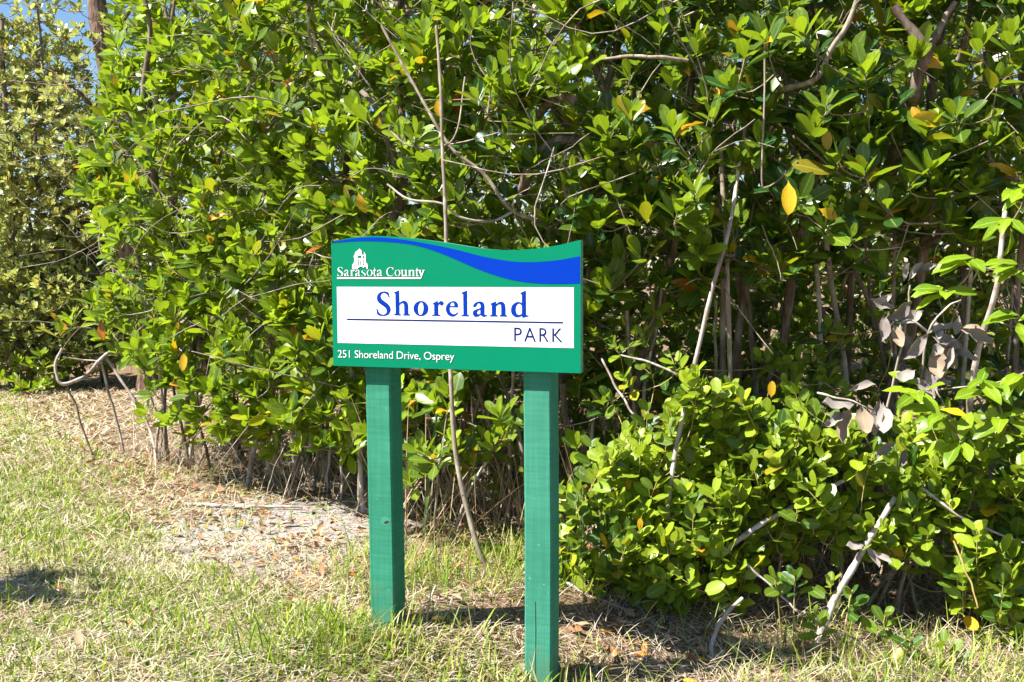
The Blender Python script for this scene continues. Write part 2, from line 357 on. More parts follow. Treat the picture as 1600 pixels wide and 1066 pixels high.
big = [(ZA(gS), []), (ZA(gh), []), (ZA([(x, y) for x, y in ell(776, 370, 116, 119)]), [ZA(ell(773, 371, 43, 98, -0.05))]), (ZA(gr), []),
       (ZA(ge), [ZA(gei)]), (ZA(gl), []), (ZB(ga), [ZB(gai)]), (ZB(gn), []), (ZB(gd), [ZB(gdi)])]
tag(flat('lettering', big, -0.0016, M_TBLUE, panel), 'large bold blue serif word on the white field')
flat('underline', [([z1(157, 549), z1(157, 558), z1(1412, 577.5), z1(1412, 568.5)], [])], -0.0016, M_NAVY, panel)
# small white serif line with its own rule, and the bell-tower emblem over it
def norm(gl_, x0, base, xh):   # glyph -> unit x-height, y up
    return [((p[0] - x0) / xh, (base - p[1]) / xh, *p[2:]) for p in gl_]
G = {'S': ([norm(gS, 80, 480, 222)], 1.03), 'o': ([norm(ell(776, 370, 116, 119), 660, 485, 222), norm(ell(774, 370, 62, 98), 660, 485, 222)], 1.05),
     'r': ([norm(gr, 950, 487, 222)], 0.82), 'a': ([norm(ga, 168, 442, 200), norm(gai, 168, 442, 200)], 1.02), 'n': ([norm(gn, 403, 441, 200)], 1.23)}
G['s'] = ([[(x * 0.60, y * 0.58, *r) for x, y, *r in G['S'][0][0]]], 0.65)
def N100(l): return [(p[0] / 100, p[1] / 100, *p[2:]) for p in l]
G['t'] = ([N100([(0, 92, c_), (22, 102), (32, 132, c_), (42, 132, c_), (42, 100, c_), (65, 100, c_), (65, 86, c_), (42, 86, c_), (42, 25), (50, 12), (68, 14, c_), (66, 4, c_), (45, -3), (24, 5), (18, 25), (18, 86, c_), (0, 86, c_)])], 0.68)
G['C'] = ([N100([(112, 142, c_), (118, 98, c_), (108, 98, c_), (95, 126), (65, 136), (37, 115), (27, 72), (40, 25), (72, 10), (105, 24), (114, 40, c_), (121, 34, c_), (100, 5), (62, -4), (20, 15), (2, 70), (18, 122), (62, 148), (95, 143)])], 1.25)
G['u'] = ([N100([(0, 100, c_), (36, 100, c_), (36, 30), (46, 14), (62, 18), (75, 35, c_), (75, 86, c_), (62, 90, c_), (62, 100, c_), (96, 100, c_), (96, 14, c_), (112, 9, c_), (112, 0, c_), (77, 0, c_), (77, 18, c_), (55, 0), (30, -3), (15, 15), (13, 86, c_), (0, 90, c_)])], 1.15)
G['y'] = ([N100([(0, 100, c_), (44, 100, c_), (44, 91, c_), (34, 87, c_), (56, 35, c_), (76, 87, c_), (64, 91, c_), (64, 100, c_), (104, 100, c_), (104, 91, c_), (93, 87, c_), (54, -18), (32, -44), (8, -42), (3, -28, c_), (18, -24), (32, -27), (43, -5, c_), (10, 87, c_), (0, 91, c_)])], 1.05)
spots = [('S', 120, 220), ('a', 229, 312), ('r', 322, 396), ('a', 402, 487), ('s', 497, 575), ('o', 582, 678), ('t', 680, 730), ('a', 740, 832), ('C', 884, 1010), ('o', 1018, 1112), ('u', 1118, 1222), ('n', 1226, 1340), ('t', 1342, 1394), ('y', 1388, 1490)]
small = []
def inset(l, d):
    P = np.array(l); a = np.roll(P, 1, 0); b = np.roll(P, -1, 0); T = unit(b - a); n_ = np.stack([-T[:, 1], T[:, 0]], 1)
    s_ = np.sign(np.sum(P[:, 0] * b[:, 1] - b[:, 0] * P[:, 1])); return [tuple(q) for q in P + n_ * d * s_]
for ch, xa, xb in spots:
    ls, wd = G[ch]; sx = (xb - xa) / wd; sy = 100 if ch not in 'SC' else (86 if ch == 'S' else 97)
    f_ = lambda l: [suv(515 + (xa + p[0] * sx) / 10, 400 + (318 - p[1] * sy) / 10) for p in cat(l, True, 3)]
    small.append((inset(f_(ls[0]), .0008 if ch in 'SsarnoC' else .0003), [inset(f_(l), -.0008) for l in ls[1:]]))
tag(flat('small_lettering', small, -0.0016, M_WPANEL, panel), 'small white serif line above the white field')
flat('rule', [([suv(527, 433.4), suv(527, 436), suv(656.5, 436), suv(656.5, 433.4)], [])], -0.0016, M_WPANEL, panel)
TW = lambda l: [suv(510 + x / 8.883, 365 + y / 8.883) for x, y in l]
tower = [([(462, 205), (470, 222), (492, 240), (488, 262), (498, 292), (520, 300), (528, 268), (512, 252), (530, 262), (545, 288), (550, 318), (550, 395), (556, 408), (568, 412), (570, 432), (577, 438), (577, 492), (562, 494), (558, 470), (535, 455), (520, 480), (500, 462), (480, 458), (455, 470), (425, 495), (362, 495), (362, 432), (372, 428), (374, 408), (388, 400), (390, 335), (382, 330), (382, 308), (396, 296), (398, 275), (410, 252), (438, 235), (454, 222)],
          [[(440, 308), (488, 308), (488, 345), (478, 352), (470, 340), (456, 345), (440, 352)], [(505, 316), (532, 316), (532, 350), (505, 340)], [(444, 362), (456, 362), (456, 442), (444, 442)], [(474, 380), (488, 380), (488, 444), (474, 444)], [(508, 356), (520, 356), (520, 430), (533, 430), (533, 445), (508, 445)]])]
flat('tower_emblem', [(TW(o_), [TW(h) for h in hs]) for o_, hs in tower], -0.0016, M_WPANEL, panel)
def sans(name, text, d, mat, parent, x0, x1, yb0, yb1, cap, space=1.0, weight=0.0):
    """built-in sans text fitted between two photo points on its baseline; cap = capital height in photo pixels"""
    cu = bpy.data.curves.new('t', 'FONT'); cu.body = text; cu.size = 1.0; cu.space_character = space; cu.offset = weight; cu.resolution_u = 4
    ob = bpy.data.objects.new('t', cu); COL.objects.link(ob)
    dg = bpy.context.evaluated_depsgraph_get(); dg.update()
    me = bpy.data.meshes.new_from_object(ob.evaluated_get(dg)); bpy.data.objects.remove(ob)
    co = np.array([v.co[:2] for v in me.vertices]); xa, xb = co[:, 0].min(), co[:, 0].max()
    cu2 = bpy.data.curves.new('t', 'FONT'); cu2.body = 'H'; ob2 = bpy.data.objects.new('t', cu2); COL.objects.link(ob2)
    dg = bpy.context.evaluated_depsgraph_get(); dg.update(); hh = max(v[1] for v in ob2.evaluated_get(dg).bound_box); bpy.data.objects.remove(ob2)
    a = suv(x0, yb0); b = suv(x1, yb1); vc = 0.5 * (suv(x0, yb0 - cap)[1] - a[1] + suv(x1, yb1 - cap)[1] - b[1])
    for v in me.vertices:
        t = (v.co.x - xa) / (xb - xa); v.co = loc(a[0] + (b[0] - a[0]) * t, a[1] + (b[1] - a[1]) * t + v.co.y / hh * vc, d)
    me.materials.clear(); me.materials.append(mat); me.update()
    return link(name, me, parent)
sans('capital_lettering', 'PARK', -0.0016, M_NAVY, panel, 803.6, 879.4, 533.3, 535.2, 21.8, 1.22, -0.002)
tag(sans('address_lettering', '251 Shoreland Drive, Osprey', -0.0016, M_WPANEL, panel, 528.2, 710.0, 558.6, 562.9, 11.8, 0.96, -0.008), 'white address line under the white field')

def post(u, width, z_bottom, mat, lean=0.0):
    h0, h1 = z_bottom, O_S[2] + 0.22
    b = 0.006; pts = []
    prof = [(b, 0), (width - b, 0), (width, b), (width, width - b), (width - b, width), (b, width), (0, width - b), (0, b)]
    lv = np.linspace(h0, h1, 14); V = []
    for z in lv:
        dx = 0.0012 * math.sin(z * 5 + u * 9) + lean * (h1 - z)
        V += [(U0 + u + p[0] + dx, N0 + 0.0325 + p[1], z) for p in prof]
    fs = [(k * 8 + i, k * 8 + (i + 1) % 8, (k + 1) * 8 + (i + 1) % 8, (k + 1) * 8 + i) for k in range(13) for i in range(8)]
    fs += [tuple(range(7, -1, -1)), tuple(13 * 8 + i for i in range(8))]
    me = bpy.data.meshes.new('post'); me.from_pydata(V, [], fs); me.materials.append(mat); me.update()
    return link('post', me, sign)
p1 = post(0.0889, 0.0978, -0.25, M_POST, 0.004); p2 = post(0.6831, 0.0978, -0.45, M_POST2)
# knot of the far post, drying cracks of the near one
def front_poly(name, pts, mat, parent, d):
    me = bpy.data.meshes.new(name); me.from_pydata([(x, N0 + 0.0325 - d, z) for x, z in pts], [], [tuple(range(len(pts)))]); me.materials.append(mat); me.update()
    return link(name, me, parent)
def post_xy(px, py):
    r = ray(px, py); Q = O_S + 0.0325 * N; t = ((Q - CAM) @ N) / (r @ N); P = CAM + r * t
    return float((P - O_S) @ U) + U0, float(P[2])
kx, kz = post_xy(604, 816)
front_poly('knot', [(kx + 0.009 * math.cos(a) * (1 + .25 * math.sin(2 * a)) + 0.004 * math.sin(a), kz + 0.006 * math.sin(a)) for a in np.linspace(0, 2 * math.pi, 14, endpoint=False)], M_KNOT, p1, 0.0012)
front_poly('knot_ring', [(kx - .004 + 0.019 * math.cos(a), kz + 0.004 + 0.017 * math.sin(a)) for a in np.linspace(0, 2 * math.pi, 18, endpoint=False)], M_KRING, p1, 0.0006)
for pa in ([(836, 940), (837.2, 940), (837.8, 985), (837.2, 1030), (837.6, 1066), (836, 1066), (836.2, 1030), (836.6, 985)], [(818, 1050), (823, 1056), (829, 1066), (827, 1067), (821, 1058)]):
    front_poly('crack', [post_xy(*q) for q in pa], M_KNOT, p2, 0.0008)

# ------------------------------------------------------------------ plant machinery
def tube(P, R, sides=6):
    P = np.asarray(P, float); R = np.asarray(R, float); n_ = len(P)
    T = np.gradient(P, axis=0); T /= np.linalg.norm(T, axis=1)[:, None] + 1e-9
    ref = np.array([0.31, 0.92, 0.23]) if abs(T[0] @ np.array([0.31, 0.92, 0.23])) < 0.85 else np.array([0.9, -0.1, 0.4])
    A = np.cross(T, ref); A /= np.linalg.norm(A, axis=1)[:, None] + 1e-9; B = np.cross(T, A)
    th = np.linspace(0, 2 * np.pi, sides, endpoint=False)
    V = P[:, None] + R[:, None, None] * (np.cos(th)[None, :, None] * A[:, None] + np.sin(th)[None, :, None] * B[:, None])
    V = np.concatenate([V.reshape(-1, 3), P[-1:] + T[-1:] * R[-1] * 0.6])
    i = np.arange((n_ - 1) * sides); k, j = i // sides, i % sides
    a = k * sides + j; b = k * sides + (j + 1) % sides; c = a + sides; d = b + sides
    Q = np.concatenate([np.stack([a, b, d], 1), np.stack([a, d, c], 1)])
    e = (n_ - 1) * sides + np.arange(sides)
    Q = np.concatenate([Q, np.stack([e, (n_ - 1) * sides + (np.arange(sides) + 1) % sides, np.full(sides, n_ * sides)], 1)])
    return V, Q
def curve(pts, n=10, wig=0.0):
    """smooth resample of a polyline through 3-D points"""
    P = np.array(pts, float); L = len(P)
    if L == 2: t = np.linspace(0, 1, n)[:, None]; o = P[0] * (1 - t) + P[1] * t
    else:
        o = []; per = max(2, n // (L - 1))
        for i in range(L - 1):
            p0 = P[i - 1] if i else 2 * P[0] - P[1]; p3 = P[i + 2] if i + 2 < L else 2 * P[-1] - P[-2]; a, b = P[i], P[i + 1]
            for k in range(per):
                t = k / per; o.append(0.5 * (2 * a + (b - p0) * t + (2 * p0 - 5 * a + 4 * b - p3) * t * t + (3 * a - p0 - 3 * b + p3) * t ** 3))
        o.append(P[-1]); o = np.array(o)
    if wig:
        k = np.linspace(0, 1, len(o)); ph = rng.uniform(0, 6, 6); fr = rng.uniform(5, 16, 6)
        o[:, 0] += wig * (np.sin(k * fr[0] + ph[0]) + .6 * np.sin(k * fr[1] * 1.7 + ph[1])) * np.minimum(1, k * 4)
        o[:, 1] += wig * np.sin(k * fr[2] + ph[2]) * np.minimum(1, k * 4)
        o[:, 2] += wig * .5 * np.sin(k * fr[3] + ph[3]) * np.minimum(1, k * 4)
    return o
def merge(parts):
    Vs, Ts, o = [], [], 0
    for V, T in parts: Vs.append(V); Ts.append(T + o); o += len(V)
    return np.concatenate(Vs), np.concatenate(Ts)

def leaf_tpl(ts, hw, fold, bend, wave=0.0, ph=0.0, twist=0.0):
    V = [(0, 0, 0)]; ac = [0.0]
    cx = lambda t: t - 0.25 * bend * bend * t * t
    cz = lambda t: -bend * t * t * 0.5
    for i, (t, h) in enumerate(zip(ts, hw)):
        for s in (-1, 0, 1):
            f = fold + twist * s * t
            V.append((cx(t), s * h * math.cos(f), cz(t) + abs(s) * h * math.sin(f) + abs(s) * wave * math.sin(t * 12 + ph + s)))
            ac.append(abs(s) * 1.0)
    V.append((cx(1), 0, cz(1) - 0.01)); ac.append(0.3)
    T = [(0, 2, 1), (0, 3, 2)]
    for i in range(len(ts) - 1):
        a = 1 + 3 * i
        T += [(a, a + 1, a + 4), (a, a + 4, a + 3), (a + 1, a + 2, a + 5), (a + 1, a + 5, a + 4)]
    a = 1 + 3 * (len(ts) - 1); e = len(V) - 1
    T += [(a, a + 1, e), (a + 1, a + 2, e)]
    return np.array(V), np.array(T), np.array(ac)
def tpl_set(ts, hw, folds, bends, wave=0.0, tw=0.0, n=6):
    return [leaf_tpl(ts, [h * random.uniform(.92, 1.08) for h in hw], random.uniform(*folds), random.uniform(*bends), wave, k * 1.1, random.uniform(-tw, tw)) for k in range(n)]
RED_T = tpl_set((.10, .30, .52, .74, .91), (.030, .145, .215, .205, .125), (.05, .36), (-.12, .30))
RED_Y = tpl_set((.10, .30, .52, .74, .91), (.030, .130, .185, .165, .085), (.3, .9), (-.5, .8), 0.02, 0.5)
WHT_T = tpl_set((.12, .28, .50, .74, .92), (.06, .22, .285, .265, .155), (.05, .35), (-.15, .35))
BRD_T = tpl_set((.08, .22, .40, .58, .76, .92), (.03, .13, .185, .19, .15, .07), (.05, .35), (.15, .75), 0.022)
DED_T = tpl_set((.08, .24, .42, .60, .78, .92), (.03, .14, .20, .20, .15, .07), (.45, 1.1), (-.9, 1.1), 0.07, 1.0, 8)
FAL_T = tpl_set((.10, .30, .52, .74, .91), (.03, .14, .20, .18, .10), (.1, .7), (-.6, .3), 0.03, 0.4)
LOW_T = leaf_tpl((.22, .55, .85), (.10, .215, .15), .2, .1)
KINDS = {'red': (RED_T, M_RED), 'redyellow': (RED_Y, M_RED), 'white': (WHT_T, M_WHITE), 'far': (RED_T, M_FAR), 'broad': (BRD_T, M_BROAD), 'dead': (DED_T, M_DEADGREY), 'fallen': (FAL_T, M_FALLEN)}

def unit(v): return v / (np.linalg.norm(v, axis=-1, keepdims=True) + 1e-9)
class Leaves:
    """flat arrays of leaf frames"""
    def __init__(s): s.p, s.x, s.z, s.l, s.w, s.tone, s.age = [], [], [], [], [], [], []
    def add(s, p, x, z, l, w, tone, age):
        for a, b in zip((s.p, s.x, s.z, s.l, s.w, s.tone, s.age), (p, x, z, l, w, tone, age)): a.append(np.atleast_2d(b) if np.ndim(b) != 1 or a in (s.p, s.x, s.z) else np.asarray(b))
    def done(s):
        s.p, s.x, s.z = (np.concatenate(a) for a in (s.p, s.x, s.z)); s.l, s.w, s.tone, s.age = (np.concatenate([np.ravel(q) for q in a]) for a in (s.l, s.w, s.tone, s.age))
        s.x = unit(s.x); s.z = unit(s.z - s.x * np.sum(s.z * s.x, 1, keepdims=True)); s.y = np.cross(s.z, s.x); s.n = len(s.l)
        return s
def rosettes(L, C, A, size, nmin=6, nmax=10, tone0=0.45, tvar=0.3, yellow=0.012, spread=(0.26, 1.12)):
    """red-mangrove rosettes: crossed pairs of leaves round a twig end, upright in the middle, spreading outside"""
    n_ = len(C); A = unit(A); size = np.broadcast_to(np.asarray(size, float), (n_,))
    ref = unit(np.cross(A, rng.normal(size=(n_, 3)))); ref2 = np.cross(A, ref)
    k_n = rng.integers(nmin, nmax + 1, n_); ct = np.clip(tone0 + rng.normal(0, tvar, n_) * 0.7, 0, 1)
    for k in range(nmax):
        m = k_n > k; 
        if not m.any(): break
        q = k / nmax; q2 = (k // 2 + 0.5) / (nmax / 2)
        az = (k % 2) * math.pi + (k // 2) * math.pi / 2 + rng.normal(0, .28, m.sum())
        pol = spread[0] + (spread[1] - spread[0]) * q2 + rng.normal(0, .14, m.sum())
        rad = np.cos(az)[:, None] * ref[m] + np.sin(az)[:, None] * ref2[m]
        d = np.cos(pol)[:, None] * A[m] + np.sin(pol)[:, None] * rad
        d[:, 2] -= 0.10 * q2
        nrm = A[m] - d * np.sum(A[m] * d, 1, keepdims=True) + rng.normal(0, .16, (m.sum(), 3)) + 0.02 * SUN
        ln = size[m] * (0.62 + 0.42 * min(1, q2 * 1.6)) * rng.uniform(.68, 1.2, m.sum())
        p = C[m] - A[m] * (0.45 * size[m] * q2)[:, None]
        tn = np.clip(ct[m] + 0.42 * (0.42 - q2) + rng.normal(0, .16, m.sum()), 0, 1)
        ag = np.where(rng.random(m.sum()) < yellow * (0.4 + 1.6 * q2), rng.uniform(.36, .8, m.sum()), np.where(rng.random(m.sum()) < .035, rng.uniform(.05, .20, m.sum()), 0.0))
        L.add(p, d, nrm, ln, rng.uniform(.88, 1.12, m.sum()), tn, ag)
def shoots(L, C, A, size, pairs=5, gap=0.030, tone0=0.55, tvar=0.22, yellow=0.005):
    """white-mangrove shoots: opposite pairs along the last stretch of a twig, which reaches C along A"""
    n_ = len(C); A = unit(A); ref = unit(np.cross(A, rng.normal(size=(n_, 3)))); ref2 = np.cross(A, ref)
    ct = np.clip(tone0 + rng.normal(0, tvar, n_), 0, 1)
    for k in range(pairs):
        for s in (0, 1):
            az = s * math.pi + k * math.pi / 2 * rng.uniform(.8, 1.2, n_) + rng.normal(0, .25, n_)
            pol = 0.55 + 0.85 * (k / (pairs - 1)) + rng.normal(0, .2, n_)
            rad = np.cos(az)[:, None] * ref + np.sin(az)[:, None] * ref2
            d = np.cos(pol)[:, None] * A + np.sin(pol)[:, None] * rad
            nrm = A * 0.35 + np.array([0, -.25, 0.2]) + 0.75 * SUN + rng.normal(0, .38, (n_, 3))
            ln = size * (0.6 + 0.45 * min(1, (k + .6) / 2.2)) * rng.uniform(.75, 1.2, n_)
            L.add(C - A * (gap * k), d, nrm, ln, rng.uniform(.85, 1.15, n_), np.clip(ct + .10 * (1.2 - k) * .5 + rng.normal(0, .10, n_), 0, 1), np.where(rng.random(n_) < yellow, rng.uniform(.36, .6, n_), np.where(rng.random(n_) < .035, rng.uniform(.05, .18, n_), 0.0)))

PLANTS = []
def plant(name, base, label, cat_, group=None):
    root = thing(name, base, label, cat_, group)
    d = dict(root=root, base=np.array(base, float), nodes=[], rad=[], twigs=[], L=Leaves(), kind='red', twigmat=M_TWIG)
    PLANTS.append(d); return d
def stem(pl, part, pts, r0, r1, mat, n=12, wig=0.004, sides=8, skeleton=True, label=None):
    P = curve(pts, n, wig); R = np.linspace(r0, r1, len(P)) * (1 + 0.10 * np.sin(np.arange(len(P)) * 2.1 + rng.uniform(0, 6)))
    V, T = tube(P, R, sides)
    o = link(part, mesh_np(part, V - pl['base'], T, mat), pl['root'])
    if label: o['label'] = label
    if skeleton: pl['nodes'] += list(P); pl['rad'] += list(R)
    return P
def connect(pl, C, A, rmin=0.0026, back=0.05, maxr=0.011, bendy=0.16):
    """grow a twig to every leaf cluster from the nearest wood, nearest clusters first"""
    cap = len(pl['nodes']) + len(C) * 4 + 8
    ND = np.zeros((cap, 3)); NR = np.zeros(cap); k = len(pl['nodes']); ND[:k] = pl['nodes']; NR[:k] = pl['rad']
    d0 = np.min(np.linalg.norm(C[:, None, ::1] - ND[None, :k], axis=2), axis=1) if k * len(C) < 4e6 else np.linalg.norm(C - ND[0], axis=1)
    for i in np.argsort(d0):
        c = C[i] - unit(A[i]) * back * 0.0; v = c - ND[:k]; dd = np.linalg.norm(v, axis=1) + 1e-6
        cost = dd * (1 + 0.55 * np.maximum(0, -v[:, 2] / dd) - 0.18 * (v @ unit(A[i])) / dd) + 0.02 * (NR[:k] < 0.0035)
        j = int(np.argmin(cost)); p = ND[j]; D = dd[j]
        m = c - unit(A[i]) * min(0.45 * D, 0.30) + rng.normal(0, bendy * 0.35 * D, 3)
        t = np.linspace(0, 1, 6 if D > .15 else 4)[:, None]
        P = (1 - t) ** 2 * p + 2 * t * (1 - t) * m + t * t * c
        r0 = min(max(rmin * 1.15, 0.6 * NR[j]), rmin + 0.008 * D, maxr)
        R = np.linspace(r0, rmin, len(P)); pl['twigs'].append(tube(P, R, 4 if r0 < .005 else 5))
        q = P[1:-1][:: 1 if D > .15 else 2]
        if D > 0.1 and k + len(q) < cap:
            ND[k:k + len(q)] = q; NR[k:k + len(q)] = np.linspace(r0, rmin, len(q)); k += len(q)

# ------------------------------------------------------------------ the mangrove thicket
KX = [-3.1, -2.4, -1.6, -.9, -.4, .1, .7, 1.4, 2.2, 3.2]
KF = [6.9, 6.1, 5.45, 4.95, 4.65, 4.45, 4.30, 4.15, 4.05, 4.05]
KL = [1.0, .72, .47, .42, .55, .85, 1.25, 1.38, 1.42, 1.4]
def sample_thicket(n_, shell):
    out_ = []
    while sum(len(o) for o in out_) < n_:
        m = 4000
        x = rng.uniform(-3.0, 3.1, m); z = rng.uniform(0.3, 3.7, m)
        fr = np.interp(x, KX, KF) + 0.22 * wob(x, z, 2.4, 2.0) + 0.12 * wob(x, z, 6.0, 0.5)
        fr += 0.10 * smooth(2.0, 3.4, z) - 0.12 * smooth(.9, 1.8, z) * smooth(2.6, 1.8, z)
        d = rng.exponential(0.22, m) if shell else rng.uniform(0.35, 3.0, m)
        y = fr + d
        zl = np.interp(x, KX, KL) + 0.10 * wob(x, y, 5, 3.0)
        zl = zl - 0.75 * smooth(0.7, 1.5, d) * smooth(0, .6, x) - 0.1 * smooth(.5, 1.2, d)
        ok = z > zl
        if shell: ok &= rng.random(m) < np.where(z > 2.9, .35, 1.0)
        # ragged left flank
        edge = -0.415 * y + 0.06 * np.sin(z * 6) + 0.28 * smooth(2.3, 3.1, z) + 0.5 * smooth(.75, .3, z)
        ok &= x > edge
        # hollows so that the front is not an even wall
        hol = wob(x * 1.3, z * 1.3 + y * .4, 4.2, 7.7)
        ok &= (hol < (0.20 if shell else 0.55)) | (rng.random(m) < 0.12)
        out_.append(np.stack([x, y, z], 1)[ok])
    return np.concatenate(out_)[:n_]
def deep_low(n_):            # shaded growth low in the hollow right of the sign
    x = rng.uniform(-1.6, 3.3, n_); y = rng.uniform(5.0, 8.2, n_) + 1.0 * smooth(0, -1.6, x); z = rng.uniform(.10, 1.7, n_)
    return np.stack([x, y, z], 1)
TREES = [  # x, y, height, name, label; leaf tone paints the sunlit left trees lighter
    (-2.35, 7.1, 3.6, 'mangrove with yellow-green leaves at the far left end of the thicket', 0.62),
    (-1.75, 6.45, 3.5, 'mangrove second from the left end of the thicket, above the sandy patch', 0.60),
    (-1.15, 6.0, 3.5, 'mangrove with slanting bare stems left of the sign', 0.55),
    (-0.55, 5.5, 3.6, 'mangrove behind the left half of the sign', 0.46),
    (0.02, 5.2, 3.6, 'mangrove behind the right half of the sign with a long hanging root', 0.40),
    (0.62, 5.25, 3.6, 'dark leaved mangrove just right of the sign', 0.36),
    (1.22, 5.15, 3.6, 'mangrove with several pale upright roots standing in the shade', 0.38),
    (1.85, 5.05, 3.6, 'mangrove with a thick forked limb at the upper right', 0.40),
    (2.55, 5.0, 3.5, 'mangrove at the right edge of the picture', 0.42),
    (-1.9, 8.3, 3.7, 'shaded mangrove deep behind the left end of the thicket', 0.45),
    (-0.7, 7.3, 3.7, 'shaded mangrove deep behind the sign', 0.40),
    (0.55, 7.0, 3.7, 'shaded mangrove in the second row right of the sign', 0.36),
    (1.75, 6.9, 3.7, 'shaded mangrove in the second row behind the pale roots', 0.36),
]
TB = np.array([(t[0], t[1]) for t in TREES])
C_all = np.concatenate([sample_thicket(2300, True), sample_thicket(5200, False), deep_low(1700)])
own = np.argmin(((C_all[:, None, :2] - TB[None]) ** 2 * np.array([1.0, 0.55])).sum(2), 1)
T_ = []
for i, (bx, by, hh, lab, tone) in enumerate(TREES):
    bz = float(ground_z(bx, by)) - 0.03
    pl = plant('mangrove', (bx, by, bz), lab, 'mangrove', 'mangroves of the thicket'); T_.append(pl)
    C = C_all[own == i]
    lean = np.array([rng.normal(0, .12), -0.25 if i < 9 else 0.0, 0])
    mid = np.array([bx, by, 0]) + lean
    tr = stem(pl, 'trunk', [(bx, by, bz), mid * [1, 1, 0] + [rng.normal(0, .05), 0, 1.0], mid * [1, 1, 0] + lean * .6 + [rng.normal(0, .12), 0, 2.0], mid * [1, 1, 0] + lean + [0, 0, hh - .5]], 0.030, 0.012, M_BARK, 24, 0.03)
    # limbs reach toward spread-out parts of the crown
    sel = [C[rng.integers(len(C))]]
    for _ in range(7):
        dd = np.min(np.linalg.norm(C[:, None] - np.array(sel)[None], axis=2), axis=1); sel.append(C[np.argmax(dd * rng.uniform(.6, 1, len(dd)))])
    for s_ in sel:
        k = int(np.clip((0.25 + 0.45 * np.clip(s_[2] / 3.5, 0, 1)) * len(tr), 2, len(tr) - 3)); a = tr[k]
        if np.linalg.norm(s_ - a) < .4: continue
        m1 = a * .65 + s_ * .35 + [0, 0, -.05 + rng.normal(0, .1)]; m2 = a * .3 + s_ * .7 + rng.normal(0, .08, 3)
        stem(pl, 'branch', [a, m1, m2, s_ - (s_ - a) * .1], 0.019, 0.006, M_BARK if rng.random() < .5 else M_TWIG, 14, 0.012, 6)
    o = C - np.array([bx, by + .6, 0]); o[:, 2] = 0
    A = unit(o) * 0.55 + np.array([0, -0.10, 0.72]) + 0.30 * SUN + rng.normal(0, .30, C.shape)
    connect(pl, C, A)
    dep = C[:, 1] - np.interp(C[:, 0], KX, KF)
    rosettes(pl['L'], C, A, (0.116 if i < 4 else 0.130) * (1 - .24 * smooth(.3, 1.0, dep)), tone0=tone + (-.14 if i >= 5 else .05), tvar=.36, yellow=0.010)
    if i < 9:                   # bare twigs straying through the outer foliage
        fr = C[dep < .8]
        for _ in range(75):
            p = fr[rng.integers(len(fr))] + rng.normal(0, .10, 3); d = unit(np.array([rng.normal(0, 1), rng.normal(0, .35), rng.normal(0, .6)])); ln = rng.uniform(.18, .75)
            r_ = rng.uniform(.0016, .0042); pl['twigs'].append(tube(curve([p, p + d * ln * .5 + rng.normal(0, .10 * ln, 3), p + d * ln + rng.normal(0, .12 * ln, 3)], 8, .004), np.linspace(r_, r_ * .6, 9), 4))
    pl['tone'] = tone

# rosettes that stand clear of the mass in the picture: the fringe hanging low at the left, the large dark ones at the upper right
FRINGE = {0: [(95, 518, 6.3), (110, 500, 6.3), (150, 470, 6.3), (130, 300, 6.3), (112, 240, 6.4), (165, 290, 6.2)],
          1: [(232, 575, 5.9), (262, 590, 5.8), (292, 598, 5.75), (250, 545, 5.8), (305, 640, 5.7), (325, 660, 5.7), (200, 460, 5.9), (185, 370, 5.9), (170, 250, 5.9), (190, 130, 6.0), (180, 70, 6.0)],
          2: [(345, 655, 5.5), (362, 640, 5.45), (385, 605, 5.4), (412, 588, 5.35), (432, 575, 5.3), (350, 690, 5.55), (380, 672, 5.5), (335, 610, 5.5), (400, 640, 5.5)],
          3: [(470, 600, 5.05), (492, 640, 5.05), (502, 655, 5.0), (480, 575, 5.0), (455, 560, 5.05), (540, 620, 4.9), (552, 665, 4.9)],
          4: [(745, 150, 4.25), (770, 120, 4.25), (650, 210, 4.4), (740, 40, 4.3)],
          5: [(945, 205, 4.15), (985, 180, 4.15), (960, 300, 4.2), (1010, 335, 4.15), (935, 350, 4.2), (1000, 400, 4.2), (955, 450, 4.3)],
          6: [(1112, 185, 4.0), (1165, 85, 4.0), (1085, 300, 4.05), (1060, 330, 4.05), (1140, 130, 4.05), (1195, 60, 4.0), (1100, 250, 4.1), (1050, 200, 4.1)],
          7: [(1255, 50, 3.95), (1290, 165, 3.95), (1270, 200, 3.98), (1350, 110, 3.95), (1310, 250, 3.98), (1350, 265, 3.95), (1385, 320, 3.95), (1250, 310, 4.05), (1330, 370, 4.05), (1290, 350, 4.05), (1380, 420, 4.1)],
          8: [(1490, 180, 3.95), (1450, 200, 3.98), (1560, 120, 3.95), (1530, 70, 3.95), (1420, 285, 3.98), (1470, 300, 4.0), (1580, 60, 3.95), (1520, 240, 4.0)]}
for _ in range(46):
    qx = rng.uniform(225, 570); qy = rng.uniform(585, 655 + 60 * min(1, (qx - 225) / 150)); FRINGE[1 if qx < 320 else 2 if qx < 445 else 3].append((qx, qy, float(np.interp(qx, [225, 330, 450, 570], [5.95, 5.6, 5.25, 4.95])) + rng.uniform(-.05, .35)))
for _ in range(36):
    FRINGE[4 if rng.random() < .6 else 5].append((rng.uniform(635, 960), rng.uniform(590, 760), rng.uniform(4.45, 5.0)))
for ti, pts in FRINGE.items():
    C = np.array([at(*p) for p in pts]); A = np.array([[-.15, -.38, .85]]) + rng.normal(0, .22, C.shape)
    connect(T_[ti], C, A); rosettes(T_[ti]['L'], C, A, .125 if ti < 5 else .150, 7, 9, tone0=(.70 if ti < 4 else .34), tvar=.2, yellow=.012, spread=(.30, 1.2))
